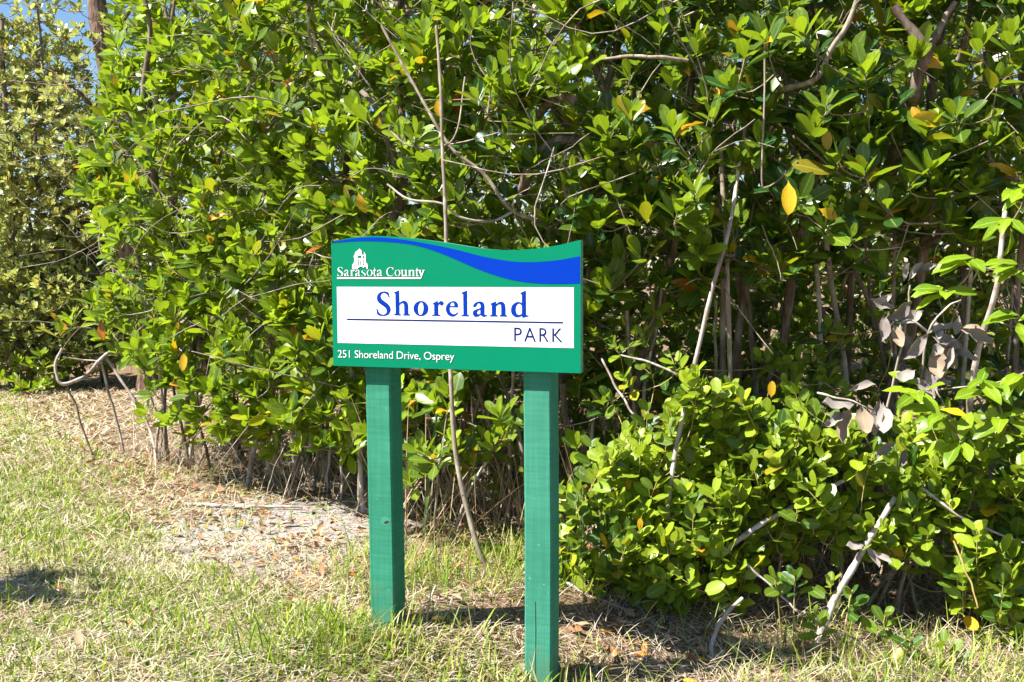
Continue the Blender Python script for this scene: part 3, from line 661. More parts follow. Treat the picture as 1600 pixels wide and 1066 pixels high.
def groot(ti, pts, r0, r1, mat=M_ROOT, n=16, wig=0.004, ground=True, part='prop_root', label=None):
    """pts: (px, py, depth); the last one is set on the ground when ground is True"""
    P = [at(*p) for p in pts]
    if ground: P[-1] = np.array([P[-1][0], P[-1][1], float(ground_z(P[-1][0], P[-1][1])) - .03])
    return stem(T_[ti], part, P, r0, r1, mat, n, wig, 7, False, label)
# hanging roots, poles and limbs that can be told apart in the picture
groot(4, [(682, 40, 4.35), (688, 140, 4.3), (692, 260, 4.28), (697, 378, 4.26), (704, 560, 4.25), (709, 660, 4.24), (722, 760, 4.22), (745, 850, 4.2), (770, 896, 4.19)], .0065, .0125, M_TWIG, 40, .003, label='long pale root hanging behind the sign')
groot(4, [(596, 40, 4.5), (645, 130, 4.45), (700, 225, 4.4), (752, 268, 4.4), (795, 325, 4.4), (850, 352, 4.5), (900, 400, 4.8)], .006, .011, M_TWIG, 30, .004, False, 'branch')
groot(3, [(610, 205, 4.45), (640, 228, 4.4), (690, 230, 4.38), (715, 200, 4.4), (727, 120, 4.5)], .004, .004, M_TWIG, 20, .002, False, 'branch')
groot(4, [(605, 288, 4.4), (640, 312, 4.36), (690, 318, 4.33), (720, 340, 4.33), (765, 346, 4.36), (800, 332, 4.4)], .0045, .006, M_ROOT, 24, .002, False, 'branch')
groot(5, [(1000, 215, 4.45), (930, 218, 4.42), (868, 222, 4.42), (835, 245, 4.45), (818, 300, 4.6)], .016, .026, M_BARK, 20, .008, False, 'branch', 'thick dark limb crossing right of the sign')
groot(5, [(900, 160, 4.26), (880, 150, 4.28), (862, 158, 4.4), (830, 190, 4.7)], .022, .02, M_BARK, 10, .004, False, 'branch')
groot(5, [(1075, 95, 4.2), (1010, 88, 4.2), (940, 92, 4.4)], .009, .007, M_TWIG, 14, .005, False, 'branch')
for a in ([(1176, 130, 4.6), (1168, 180, 4.45), (1160, 225, 4.34), (1150, 300, 4.26), (1135, 380, 4.14), (1112, 460, 4.12), (1086, 566, 4.12), (1053, 720, 4.06), (1040, 830, 4.04), (1036, 900, 4.04)],):
    groot(6, a, .0075, .0105, M_ROOT, 40, .003)
for a, r, mt in (([(1124, 120, 4.6), (1128, 250, 4.34), (1134, 390, 4.28), (1141, 580, 4.3), (1146, 790, 4.6)], .010, M_TWIG), ([(1122, 300, 4.75), (1128, 440, 4.75), (1132, 600, 4.7), (1135, 780, 4.7)], .013, M_TWIG), ([(1150, 380, 4.9), (1157, 480, 4.9), (1150, 620, 4.9), (1150, 760, 4.9)], .02, M_BARK),
                 ([(1165, 410, 4.8), (1170, 480, 4.8), (1181, 610, 4.8), (1183, 770, 4.8)], .012, M_BARK), ([(1118, 470, 4.65), (1117, 560, 4.65), (1112, 780, 4.6)], .007, M_TWIG)):
    groot(6, a, r, r * 1.1, mt, 20, .004)
for a, r, mt in (([(1268, 300, 4.8), (1275, 420, 4.8), (1283, 590, 4.8), (1288, 770, 4.8)], .011, M_ROOT), ([(1290, 370, 4.9), (1303, 470, 4.9), (1322, 600, 4.9), (1336, 760, 4.9)], .014, M_ROOT), ([(1338, 370, 5.2), (1326, 500, 5.2), (1324, 620, 5.2), (1322, 740, 5.2)], .018, M_BARK), ([(1286, 480, 5.1), (1300, 580, 5.1), (1312, 735, 5.1)], .012, M_BARK), ([(1404, 300, 4.9), (1396, 420, 4.9), (1398, 600, 4.9), (1401, 760, 4.9)], .010, M_TWIG)):
    groot(7, a, r, r * 1.1, mt, 20, .004)
groot(7, [(1345, -20, 4.08), (1318, 50, 4.08), (1292, 92, 4.1), (1268, 126, 4.12), (1225, 142, 4.3), (1190, 170, 4.7)], .010, .014, M_TWIG, 24, .006, False, 'branch')
groot(7, [(1396, 10, 4.1), (1428, 52, 4.1), (1448, 88, 4.1), (1437, 120, 4.12), (1424, 152, 4.16), (1405, 215, 4.5), (1385, 300, 4.95)], .018, .032, M_BARK, 24, .006, False, 'branch', 'thick forked limb at the upper right')
groot(7, [(1492, 4, 4.12), (1470, 40, 4.11), (1449, 86, 4.1)], .012, .018, M_BARK, 10, .004, False, 'branch')
groot(7, [(1195, 60, 4.1), (1194, 160, 4.1), (1191, 280, 4.12), (1199, 292, 4.12), (1225, 275, 4.1), (1245, 252, 4.05)], .0045, .003, M_TWIG, 24, .002, False, 'branch')
groot(8, [(1530, 225, 4.1), (1560, 262, 4.1), (1582, 280, 4.1), (1610, 290, 4.15)], .008, .01, M_TWIG, 12, .003, False, 'branch')
groot(8, [(1590, 220, 4.6), (1596, 340, 4.6), (1590, 470, 4.6), (1575, 700, 4.6)], .013, .016, M_BARK, 20, .006)
groot(8, [(1498, 280, 5.0), (1508, 330, 5.0), (1502, 480, 5.0), (1496, 740, 5.0)], .014, .016, M_BARK, 20, .006)
# pale arching roots at the thicket's left end
groot(0, [(98, 544, 6.75), (87, 566, 6.75), (88, 584, 6.75), (99, 600, 6.75), (135, 587, 6.8), (157, 563, 6.85), (179, 548, 6.95), (205, 554, 7.1), (240, 560, 7.3)], .010, .017, M_ROOT, 40, .003, False, 'branch', 'pale crooked dead limb at the left end')
groot(0, [(104, 602, 6.76), (120, 640, 6.75), (148, 724, 6.7)], .008, .007, M_BARK, 14, .003)
groot(0, [(158, 565, 6.85), (172, 622, 6.85), (184, 660, 6.85), (195, 706, 6.85)], .009, .008, M_ROOT, 16, .003)
groot(0, [(167, 560, 6.9), (206, 620, 6.85), (236, 675, 6.8), (244, 730, 6.55)], .010, .010, M_ROOT, 18, .003)
groot(0, [(98, 558, 6.8), (125, 562, 6.85), (152, 564, 6.85)], .005, .005, M_ROOT, 8, .002, False, 'branch')
groot(0, [(235, 560, 7.0), (258, 590, 6.9), (256, 630, 6.85), (250, 664, 6.8)], .011, .012, M_BARK, 14, .004)
for a, r, mt in (([(330, 560, 6.4), (318, 610, 6.4), (304, 665, 6.4), (293, 728, 6.35)], .012, M_ROOT), ([(302, 590, 6.5), (298, 650, 6.5), (288, 680, 6.5), (272, 712, 6.5)], .012, M_BARK), ([(262, 470, 6.6), (258, 560, 6.6), (256, 640, 6.6)], .009, M_BARK)):
    groot(1, a, r, r, mt, 16, .003)
for a, r, mt in (([(422, 595, 5.95), (408, 650, 5.95), (396, 700, 5.95), (386, 742, 5.92)], .016, M_ROOT), ([(452, 480, 5.95), (456, 560, 5.95), (457, 660, 5.95), (462, 750, 5.95)], .015, M_ROOT), ([(464, 560, 6.0), (466, 680, 6.0), (473, 748, 6.0)], .012, M_TWIG), ([(405, 690, 5.9), (418, 720, 5.9), (432, 762, 5.85)], .010, M_ROOT), ([(505, 560, 5.7), (503, 660, 5.75), (489, 748, 5.8)], .012, M_BARK), ([(520, 670, 5.7), (514, 720, 5.7), (510, 760, 5.7)], .007, M_ROOT)):
    groot(2, a, r, r, mt, 16, .003)
for a, r, mt in (([(548, 560, 5.2), (556, 640, 5.2), (562, 720, 5.2), (568, 790, 5.15)], .013, M_ROOT), ([(536, 590, 5.4), (535, 680, 5.4), (532, 770, 5.45)], .008, M_ROOT), ([(760, 590, 5.0), (735, 680, 5.0), (730, 800, 5.0)], .012, M_BARK)):
    groot(3, a, r, r, mt, 16, .004)
for a, r, mt in (([(770, 560, 4.9), (800, 640, 4.8), (815, 700, 4.75), (840, 820, 4.7)], .010, M_BARK), ([(745, 600, 4.9), (770, 680, 4.9), (800, 790, 4.8)], .012, M_BARK), ([(880, 600, 4.75), (888, 700, 4.75), (897, 780, 4.7)], .016, M_BARK), ([(848, 590, 4.7), (800, 670, 4.7), (745, 745, 4.7), (700, 800, 4.7)], .007, M_ROOT), ([(930, 610, 4.8), (925, 700, 4.8), (925, 800, 4.8)], .009, M_ROOT)):
    groot(4, a, r, r, mt, 16, .004)
for i, pl in enumerate(T_):     # more thin stems standing in the shade
    for _ in range(4 if i < 5 else 2):
        x = pl['base'][0] + rng.normal(0, .35); y = pl['base'][1] + rng.uniform(-.5, .35)
        if y < np.interp(x, KX, KF) + .25: continue
        x2 = x + rng.normal(0, .18); y2 = y + rng.normal(0, .15); h = rng.uniform(.9, 2.0)
        stem(pl, 'prop_root', [(x2, y2, h), ((x + x2) / 2 + rng.normal(0, .04), (y + y2) / 2, h * .5), (x, y, float(ground_z(x, y)) - .03)], .007, .011, [M_BARK, M_ROOT, M_TWIG][rng.integers(3)], 12, .008, 6, False)
# yellowing leaves that stand out in the picture
for ti, px, py, d, ln, dr, ag in ((7, 1232, 282, 4.05, .12, (-.05, -.2, -1), .42), (7, 1278, 326, 4.1, .085, (.7, -.2, -.3), .5), (7, 1480, 190, 4.05, .13, (-1, -.2, .05), .40), (7, 1290, 198, 4.1, .08, (.05, -.2, -1), .46), (2, 462, 118, 5.3, .11, (-.6, -.1, -.8), .62),
                              (1, 212, 266, 5.8, .11, (-.05, -.2, -1), .5), (5, 1018, 170, 4.4, .09, (-1, -.1, .1), .5), (0, 158, 498, 6.4, .12, (.1, -.2, -1), .85), (1, 290, 548, 5.8, .10, (-.1, -.1, -.8), .5), (1, 285, 590, 5.8, .10, (.0, -.1, -1), .85), (2, 478, 598, 5.3, .10, (-1, -.2, -.3), .6),
                              (3, 690, 150, 4.5, .08, (-.3, -.2, -1), .55), (3, 560, 300, 4.6, .09, (.2, -.2, -1), .5), (6, 1108, 170, 4.4, .08, (.3, -.2, 1), .45)):
    p = at(px, py, d - .08); T_[ti]['L'].add(p[None], np.array([dr], float), np.array([[-.3, -.9, .3]]), [ln * 1.2], [1.35], [.5], [ag])

# ------------------------------------------------------------------ low shrubs at the right
SX = [.22, .42, .60, .78, 1.05, 1.3, 1.55, 1.8, 2.15, 2.5]
ST = [.40, .56, .74, .88, .82, .72, .66, .70, .78, .82]
SB = [.06, .02, -.06, -.05, .08, .26, .20, -.02, -.08, -.10]
def sample_shrub(n_):
    o = []
    while sum(map(len, o)) < n_:
        x = rng.uniform(.14, 2.4, 3000); z = rng.uniform(-.12, 1.0, 3000)
        t_ = np.interp(x, SX, ST) + .12 * wob(x, z, 9, 1); b_ = np.interp(x, SX, SB) + .05 * wob(x, z, 8, 2)
        y = 3.92 - .17 * smooth(1.2, 2.0, x) + 0.12 * smooth(.2, .8, z) + .16 * wob(x, z, 6, 4) + rng.exponential(.15, 3000)
        ok = (z < t_) & (z > b_) & (y < 4.6) & ((wob(x * 1.2, z * 1.5, 6.5, 3.1) < .24) | (rng.random(3000) < .2))
        o.append(np.stack([x, y, z], 1)[ok])
    return np.concatenate(o)[:n_]
SH = [(.62, 4.25, 'bright green low shrub nearest the right sign post'), (1.12, 4.3, 'bright green low shrub in front of the pale upright roots'), (1.62, 4.15, 'bright green low shrub with a bare grey stem leaning under it'), (2.12, 4.05, 'bright green low shrub at the lower right corner')]
CS = sample_shrub(500); so_ = np.argmin(np.abs(CS[:, :1] - np.array([[s[0] for s in SH]])), 1); S_ = []
for i, (bx, by, lab) in enumerate(SH):
    bz = float(ground_z(bx, by)) - .02
    pl = plant('shrub', (bx, by, bz), lab, 'shrub', 'low shrubs right of the sign'); S_.append(pl); pl['kind'] = 'white'; pl['twigmat'] = M_SHOOT
    C = CS[so_ == i]
    for k in range(6):
        s_ = C[rng.integers(len(C))]; b0 = np.array([bx + rng.normal(0, .05), by + rng.normal(0, .05), bz])
        stem(pl, 'stem', [b0, b0 * .6 + s_ * .4 + [0, 0.05, .12], s_ + [0, .06, -.04]], .008, .004, M_TWIG, 12, .006, 6)
    A = np.stack([rng.normal(0, .45, len(C)), -.35 + rng.normal(0, .3, len(C)), .75 + rng.normal(0, .3, len(C))], 1) + .3 * SUN
    connect(pl, C - unit(A) * .13, A, .0018, 0, .005)
    for c, a in zip(C, unit(A)): pl['twigs'].append(tube(np.array([c - a * .13, c]), np.array([.0018, .0012]), 4))
    shoots(pl['L'], C, A, .083, 5, .038, tone0=.62, tvar=.36)
def sroot(i, pts, r0, r1, mat, part='stem', ground=False, label=None, n=20):
    P = [at(*p) for p in pts]
    if ground: P[-1] = np.array([P[-1][0], P[-1][1], float(ground_z(P[-1][0], P[-1][1])) - .03])
    stem(S_[i], part, P, r0, r1, mat, n, .003, 7, False, label)
sroot(2, [(1398, 778, 3.95), (1355, 850, 3.88), (1300, 945, 3.8), (1282, 985, 3.77), (1262, 1050, 3.72)], .011, .018, M_ROOT, ground=True, label='bare pale grey stem leaning left')
sroot(1, [(1320, 750, 4.05), (1250, 785, 4.0), (1205, 810, 3.98), (1176, 828, 3.96), (1120, 870, 3.98)], .009, .013, M_ROOT)
sroot(0, [(1160, 935, 3.8), (1130, 965, 3.74), (1115, 1000, 3.7), (1111, 1040, 3.62), (1122, 1070, 3.55)], .007, .011, M_ROOT, ground=True)
sroot(3, [(1440, 762, 3.9), (1490, 800, 3.85), (1540, 826, 3.8), (1610, 852, 3.8)], .006, .004, M_ROOT)
sroot(2, [(1255, 955, 3.72), (1300, 985, 3.68), (1345, 1003, 3.66), (1380, 1030, 3.62), (1450, 1048, 3.6)], .005, .003, M_ROOT)
sroot(3, [(1490, 845, 3.7), (1512, 900, 3.66), (1530, 950, 3.62)], .004, .003, M_SHOOT)
sroot(1, [(1165, 880, 3.9), (1215, 925, 3.85), (1245, 955, 3.8)], .005, .004, M_ROOT)
sroot(2, [(1312, 840, 3.98), (1315, 880, 3.97), (1305, 940, 3.95)], .008, .009, M_BARK, ground=True)
sroot(0, [(970, 555, 4.3), (1010, 565, 4.25), (1052, 582, 4.2), (1080, 600, 4.2)], .004, .006, M_ROOT)
sroot(0, [(940, 560, 4.4), (960, 600, 4.35), (978, 630, 4.3), (998, 656, 4.25)], .005, .005, M_ROOT)
P0 = at(1205, 622, 4.0); S_[1]['L'].add(P0[None], np.array([[.02, -.1, 1.0]]), np.array([[-.3, -.9, .2]]), [.07], [.9], [.5], [.46])
# loose shoots reaching left of the shrub toward the sign
CL = np.array([at(*p) for p in ((930, 520, 4.45), (960, 540, 4.4), (1005, 520, 4.35), (1050, 560, 4.25), (975, 590, 4.35), (1020, 480, 4.5), (950, 620, 4.4), (1190, 560, 4.4), (1230, 600, 4.3), (1320, 610, 4.3), (1290, 585, 4.4))])
AL = np.array([[-.6, -.4, .5]] * len(CL)) + rng.normal(0, .3, CL.shape)
connect(S_[0], CL, AL, .002, 0, .005); shoots(S_[0]['L'], CL, AL, .075, 4, .028, tone0=.42)
CU = np.stack([rng.uniform(.45, 2.2, 40), rng.uniform(4.3, 4.85, 40), rng.uniform(.4, 1.1, 40)], 1); AU = np.array([[-.3, -.4, .6]]) + rng.normal(0, .4, CU.shape)
for i in range(4):
    k = np.argmin(np.abs(CU[:, :1] - np.array([[s[0] for s in SH]])), 1) == i
    connect(S_[i], CU[k], AU[k], .002, 0, .005); shoots(S_[i]['L'], CU[k], AU[k], .082, 4, .036, tone0=.22)
# small sprigs by the ground at the lower right
for px, py, d, i in ((1275, 965, 3.66, 2), (1330, 930, 3.66, 2), (1385, 965, 3.6, 3), (1392, 1035, 3.5, 3), (1420, 1000, 3.55, 3), (1475, 1010, 3.55, 3), (1240, 900, 3.78, 1), (1210, 905, 3.8, 1), (1300, 910, 3.85, 2), (1360, 1065, 3.45, 3)):
    c = at(px, py, d); a = np.array([rng.normal(0, .3), -.2, 1.0]); gz = float(ground_z(c[0], c[1]))
    stem(S_[i], 'stem', [(c[0] + rng.normal(0, .03), c[1] + .05, gz - .02), c - unit(a) * .02, c + unit(a) * .02], .003, .002, M_SHOOT, 8, .002, 5, False)
    shoots(S_[i]['L'], c[None], a[None], .075, 4, .026, tone0=.40)

# ------------------------------------------------------------------ broad-leaved sapling at the right edge
pl = plant('broadleaf_sapling', (2.02, 4.15, float(ground_z(2.02, 4.15)) - .02), 'sapling with long wavy bright leaves at the right edge of the picture', 'sapling'); pl['kind'] = 'broad'
stem(pl, 'stem', [pl['base'], at(1515, 690, 4.05), at(1530, 545, 3.95), at(1556, 448, 3.85), at(1572, 330, 3.85)], .014, .009, M_ROOT, 24, .004)
BC = np.array([at(*p) for p in ((1520, 408, 3.72), (1575, 345, 3.7), (1590, 420, 3.66), (1478, 455, 3.75), (1585, 500, 3.66), (1470, 640, 3.72), (1530, 600, 3.68), (1565, 655, 3.66), (1590, 590, 3.66), (1500, 690, 3.7), (1600, 300, 3.7), (1440, 610, 3.78))])
BA = np.array([[-.7, -.45, .25]] * len(BC)) + rng.normal(0, .25, BC.shape)
connect(pl, BC, BA, .003, 0, .007)
L = pl['L']
for c, a in zip(BC, BA):
    for k in range(7):
        az = rng.uniform(0, 6.28); d = np.array([math.cos(az) * .9 - .25, math.sin(az) * .6 - .25, rng.uniform(-.5, .35)])
        L.add((c + rng.normal(0, .012, 3))[None], d[None], np.array([[-.25, -.45, .85]]) + rng.normal(0, .15, (1, 3)), [rng.uniform(.10, .155)], [rng.uniform(.9, 1.1)], [np.clip(rng.normal(.6, .2), 0, 1)], [0.42 if rng.random() < .02 else 0])

# ------------------------------------------------------------------ dead sprays with grey leaves
def spray(base, label, stems_, leaves):
    b = at(*base); pl = plant('dead_branch', b, label, 'dead branch', 'withered grey sprays in the right shrubs'); pl['kind'] = 'dead'
    for pts in stems_: stem(pl, 'stem', [at(*p) for p in pts], .005, .003, M_ROOT, 14, .003, 6)
    for px, py, d, ln, ang, dy in leaves:
        a = math.radians(ang); pl['L'].add(at(px, py, d)[None], np.array([[math.cos(a), dy, math.sin(a)]]), np.array([[-.35, -.75, .45]]) + rng.normal(0, .25, (1, 3)), [ln * 1.18], [rng.uniform(1.0, 1.45)], [rng.uniform(.2, 1)], [0.5 if rng.random() < .12 else 0])
spray((1385, 640, 3.95), 'withered spray of thin grey leaves, uppermost and leftmost of the dead leaves', [[(1385, 640, 3.95), (1405, 560, 3.92), (1418, 480, 3.9), (1422, 445, 3.9)]],
      [(1398, 482, 3.9, .10, 165, -.1), (1400, 486, 3.9, .10, 250, -.1), (1382, 490, 3.88, .10, 262, -.2), (1396, 505, 3.88, .10, 285, -.1), (1426, 470, 3.9, .11, 215, 0), (1418, 440, 3.92, .09, 50, 0), (1430, 425, 3.9, .08, 20, 0), (1412, 440, 3.9, .08, 70, -.2), (1368, 480, 3.9, .07, 40, 0)])
lb = [(1440 + rng.uniform(-20, 65), 490 + rng.uniform(-10, 60), 3.86 + rng.uniform(-.06, .1), rng.uniform(.08, .12), rng.uniform(190, 350), rng.uniform(-.4, .1)) for _ in range(14)]
lb += [(1425 + rng.uniform(-5, 40), 560 + rng.uniform(0, 40), 3.86 + rng.uniform(-.05, .05), rng.uniform(.07, .11), rng.uniform(210, 330), rng.uniform(-.4, .1)) for _ in range(9)]
spray((1440, 590, 3.9), 'thick bunch of crumpled grey dead leaves beside the broad wavy leaves', [[(1440, 590, 3.9), (1450, 520, 3.88), (1480, 480, 3.88), (1500, 470, 3.88)], [(1450, 520, 3.88), (1425, 500, 3.88), (1400, 505, 3.9)]], lb)
spray((1330, 625, 3.9), 'large grey dead leaves resting on top of the low shrub', [[(1277, 614, 3.95), (1310, 622, 3.9), (1340, 630, 3.88), (1385, 650, 3.88)]],
      [(1335, 632, 3.86, .15, 200, -.2), (1330, 635, 3.84, .13, 255, -.2), (1345, 630, 3.84, .13, 270, -.25), (1375, 622, 3.86, .13, 262, -.1), (1380, 628, 3.84, .12, 280, -.1), (1325, 610, 3.88, .10, 5, 0), (1320, 640, 3.84, .12, 235, -.3), (1415, 700, 3.86, .09, 250, -.2), (1400, 690, 3.86, .09, 215, -.1)])
spray((1350, 860, 3.9), 'small curled grey dead leaf caught on the leaning bare stem', [[(1360, 830, 3.9), (1352, 850, 3.88), (1350, 862, 3.88)]], [(1352, 850, 3.87, .09, 300, -.1), (1350, 852, 3.86, .08, 200, -.1), (1362, 862, 3.86, .08, 330, -.1)])

# ------------------------------------------------------------------ sapling and sword-leaved clump between the posts
pl = plant('mangrove_sapling', gpt(677, 866), 'young mangrove seedling with fresh leaf rosettes between the sign posts', 'sapling')
b = pl['base']; d0 = b[1]
stem(pl, 'stem', [b - [0, 0, .03], at(681, 790, d0 - .02), at(686, 730, d0 - .05), at(692, 700, d0 - .08)], .006, .0045, M_TWIG, 14, .002)
CP = np.array([at(706, 684, d0 - .12), at(676, 714, d0 - .1), at(650, 705, d0 - .05), at(700, 640, d0), at(665, 740, d0)]); AP = np.array([[.1, -.3, 1], [-.3, -.4, .8], [-.7, -.2, .6], [0, -.2, 1], [-.3, -.2, .8]])
connect(pl, CP, AP, .003); rosettes(pl['L'], CP, AP, .105, 6, 8, tone0=.62, yellow=.03, spread=(.35, 1.45))

def blades(B, H, W, D, curl, seg=4):
    """ribbons: B base, H length, W width, D lean direction (xy) with size = lean; returns V, T, param"""
    n_ = len(B); t = np.linspace(0, 1, seg + 1)
    side = np.stack([-D[:, 1], D[:, 0], np.zeros(n_)], 1) + 1e-6; side = unit(side)
    tw = rng.uniform(-1, 1, n_)[:, None] * 0.9; f3 = np.stack([D[:, 0], D[:, 1], np.zeros(n_)], 1); side = unit(side + tw * unit(f3 + 1e-6))
    ln = np.linalg.norm(D, axis=1)
    V = []
    for k, tt in enumerate(t):
        lean = tt * ln + curl * tt * tt
        hgt = np.sqrt(np.maximum(0.02, 1 - np.minimum(.98, (ln + curl * tt)) ** 2)) * tt
        c = B + (H * lean)[:, None] * unit(f3 + 1e-6) ; c = c.copy(); c[:, 2] += H * hgt
        wd = W * (0.75 + .5 * tt) * (1 - tt) ** .55 if k < seg else W * 0
        if k < seg: V += [c - side * wd[:, None] * .5, c + side * wd[:, None] * .5]
        else: V += [c]
    nv = 2 * seg + 1; V = np.stack(V, 1).reshape(-1, 3)
    T = []
    for k in range(seg - 1): T += [(2 * k, 2 * k + 1, 2 * k + 3), (2 * k, 2 * k + 3, 2 * k + 2)]
    T += [(2 * seg - 2, 2 * seg - 1, 2 * seg)]
    T = (np.array(T)[None] + (np.arange(n_) * nv)[:, None, None]).reshape(-1, 3)
    return V, T, nv
M_SWORD = blade_mat('sword_leaf', (0.035, 0.12, 0.03), (0.20, 0.27, 0.02), (0.50, 0.34, 0.18), 0.25, 0.4)
gp = gpt(645, 842); sw = thing('sword_leaf_clump', gp, 'clump of tall narrow sword leaves behind the left sign post', 'plant')
for px, py, ln, wd, dx, tn, ag in ((640, 0, 1.00, .028, .03, .15, 0), (652, 0, 1.02, .030, .06, .05, 0), (662, 0, .92, .024, .08, .2, 0), (632, 0, .80, .022, -.30, .85, 0), (628, 0, .75, .02, -.42, .7, 0), (645, 0, .6, .02, .4, .3, 0), (622, 0, .78, .05, -.26, .5, 1), (618, 0, .85, .045, -.34, .5, 1), (650, 0, .5, .016, .55, .5, 0)):
    B = np.array([[(px - 645) / 1555 * gp[1], rng.uniform(-.03, .05), -.02]])
    V, T, nv = blades(B, np.array([ln]), np.array([wd]), np.array([[dx, .02]]), .05, 7)
    link('blade', mesh_np('blade', V, T, M_SWORD, np.tile([tn, ag, 0], (len(V), 1))), sw)

# ------------------------------------------------------------------ trees far left
def far_tree(base, label, stems_, C, size, tone, dens=(6, 9), bark=M_BARK, kind='far', rmin=.004):
    pl = plant('background_tree', base, label, 'tree', 'trees behind the lawn at the left'); pl['kind'] = kind
    for k, (pts, r0, r1) in enumerate(stems_): stem(pl, 'trunk' if k == 0 else 'branch', pts, r0, r1, bark, 22, .02, 8)
    ctr = C.mean(0); A = unit(C - ctr) * .5 + np.array([0, -.15, .7]) + .3 * SUN + rng.normal(0, .35, C.shape)
    connect(pl, C, A, rmin, 0, .016); rosettes(pl['L'], C, A, size, *dens, tone0=tone, tvar=.35, yellow=.012)
    return pl
def blob(n_, c, r, hollow=.2):
    o = []
    while sum(map(len, o)) < n_:
        p = rng.uniform(-1, 1, (2000, 3)); q = np.linalg.norm(p, axis=1); p = p[(q < 1) & (q > hollow * rng.random(2000))]
        w_ = wob(p[:, 0] * 1.4 + c[0], p[:, 2] * 1.4 + c[1], 3.3, c[2]); p = p[w_ < .42]
        o.append(p * r + c)
    return np.concatenate(o)[:n_]
# tall rough-barked tree
b0 = gpt(232, 612); D = b0[1]
far_tree(b0, 'tall tree with rough shaggy bark leaning left between the thicket and lawn',
         [([b0 - [0, 0, .05], at(228, 560, D), at(212, 430, D), at(196, 330, D), at(178, 180, D), at(166, 80, D), at(148, -60, D), at(140, -160, D)], .115, .085),
          ([at(178, 180, D), at(230, 100, D - .3), at(300, 60, D - .3), at(330, -20, D)], .03, .012), ([at(186, 250, D), at(120, 140, D - .2), at(40, 90, D - .3)], .025, .01), ([at(166, 80, D), at(200, 20, D), at(215, -50, D)], .03, .015)],
         np.concatenate([blob(75, at(195, 60, D - .2), (.8, .5, .9)), blob(90, at(75, 190, D - .3), (.75, .5, .5)), blob(50, at(260, 10, D), (.8, .6, .5)), blob(80, at(150, 270, D - .2), (.6, .5, .6))]), .10, .62, (5, 8), M_ROUGH)
def ft(px, py, d): return at(px, py, d)
for base, lab, trunk, blobs, tone in (
    ((20, 602), 'grey-green background tree at the left edge of the picture', [(28, 520, 0), (15, 380, 0), (10, 200, 0), (5, 30, 0)], [(170, (0, 70, .2), (1.0, .8, 1.3)), (150, (40, 230, 0), (1.0, .8, 1.0)), (120, (-40, 330, 0), (1.0, .8, 1.0))], .72),
    ((98, 600), 'background tree with dark twin stems behind the arching roots', [(110, 520, .1), (95, 400, .1), (110, 280, .1), (90, 150, .2)], [(130, (105, 290, .3), (.9, .7, .8)), (110, (55, 130, .5), (.7, .7, .7)), (120, (90, 420, .1), (1.0, .6, .6))], .55),
    ((165, 602), 'low dark background tree right behind the arching roots', [(158, 540, .2), (140, 440, .2), (150, 340, .2), (160, 260, .3)], [(150, (150, 440, .2), (.8, .6, .8)), (110, (190, 330, .4), (.7, .6, .7)), (80, (225, 480, .3), (.6, .5, .6)), (60, (240, 250, .4), (.5, .5, .6))], .52),
    ((45, 606), 'low dark leafy bush at the left edge beyond the lawn', [(48, 560, 0), (40, 500, 0), (30, 440, 0)], [(230, (40, 500, -.1), (1.05, .5, .62)), (90, (130, 520, 0), (.6, .5, .5))], .30)):
    gb = gpt(*base); D = gb[1]
    tp = [gb - [0, 0, .05]] + [ft(px, py, D + dd) for px, py, dd in trunk]
    side = [([tp[2], tp[2] * .5 + (tp[3] if len(tp) > 3 else tp[2]) * .5 + [.3, 0, .1], tp[-1] + [.5, -.2, .1]], .03, .012), ([tp[1], tp[2] + [-.3, 0, 0], tp[-1] + [-.5, -.2, -.1]], .03, .012)]
    C = np.concatenate([blob(int(n_ * 3.1), ft(c[0], c[1], D + c[2]), r) for n_, c, r in blobs]); C = C[C[:, 2] > .12]
    far_tree(gb, lab, [(tp, .05, .02)] + side, C, .10, tone + .12)
for px, py, lab in ((12, 604, 'small light green bush by the lawn at the left edge'), (58, 612, 'small light green bush at the foot of the dark leafy bush')):
    gb = gpt(px, py + 4); c = blob(26, gb + [0, 0, .22], (.38, .3, .26)); c = c[c[:, 2] > .04]
    pl = plant('bush', gb, lab, 'bush', 'small bushes along the lawn'); pl['kind'] = 'red'
    stem(pl, 'stem', [gb - [0, 0, .03], gb + [.02, 0, .15], gb + [0, 0, .3]], .012, .006, M_TWIG, 8, .004)
    A = unit(c - gb) + [0, -.2, .6]; connect(pl, c, A, .003); rosettes(pl['L'], c, A, .12, 6, 8, tone0=.75)
# tree standing outside the picture at the left, whose shade falls on the near lawn
b0 = np.array([-4.7, 2.9, float(ground_z(-4.7, 2.9)) - .05])
pl = plant('shade_tree', b0, 'tree just outside the left of the picture that shades the lawn edge', 'tree'); pl['kind'] = 'red'
stem(pl, 'trunk', [b0, b0 + [.1, .1, 1.2], b0 + [.25, .25, 2.6], b0 + [.3, .3, 3.6]], .09, .05, M_BARK, 16, .02)
C = blob(42, np.array([-3.95, 3.25, 2.5]), (.45, .32, .35)); A = rng.normal(0, .4, C.shape) + [0, 0, .8]
stem(pl, 'branch', [b0 + [.25, .25, 2.3], np.array([-4.2, 3.1, 2.45]), np.array([-3.8, 3.3, 2.55])], .03, .01, M_BARK, 10, .01)
connect(pl, C, A); rosettes(pl['L'], C, A, .12)

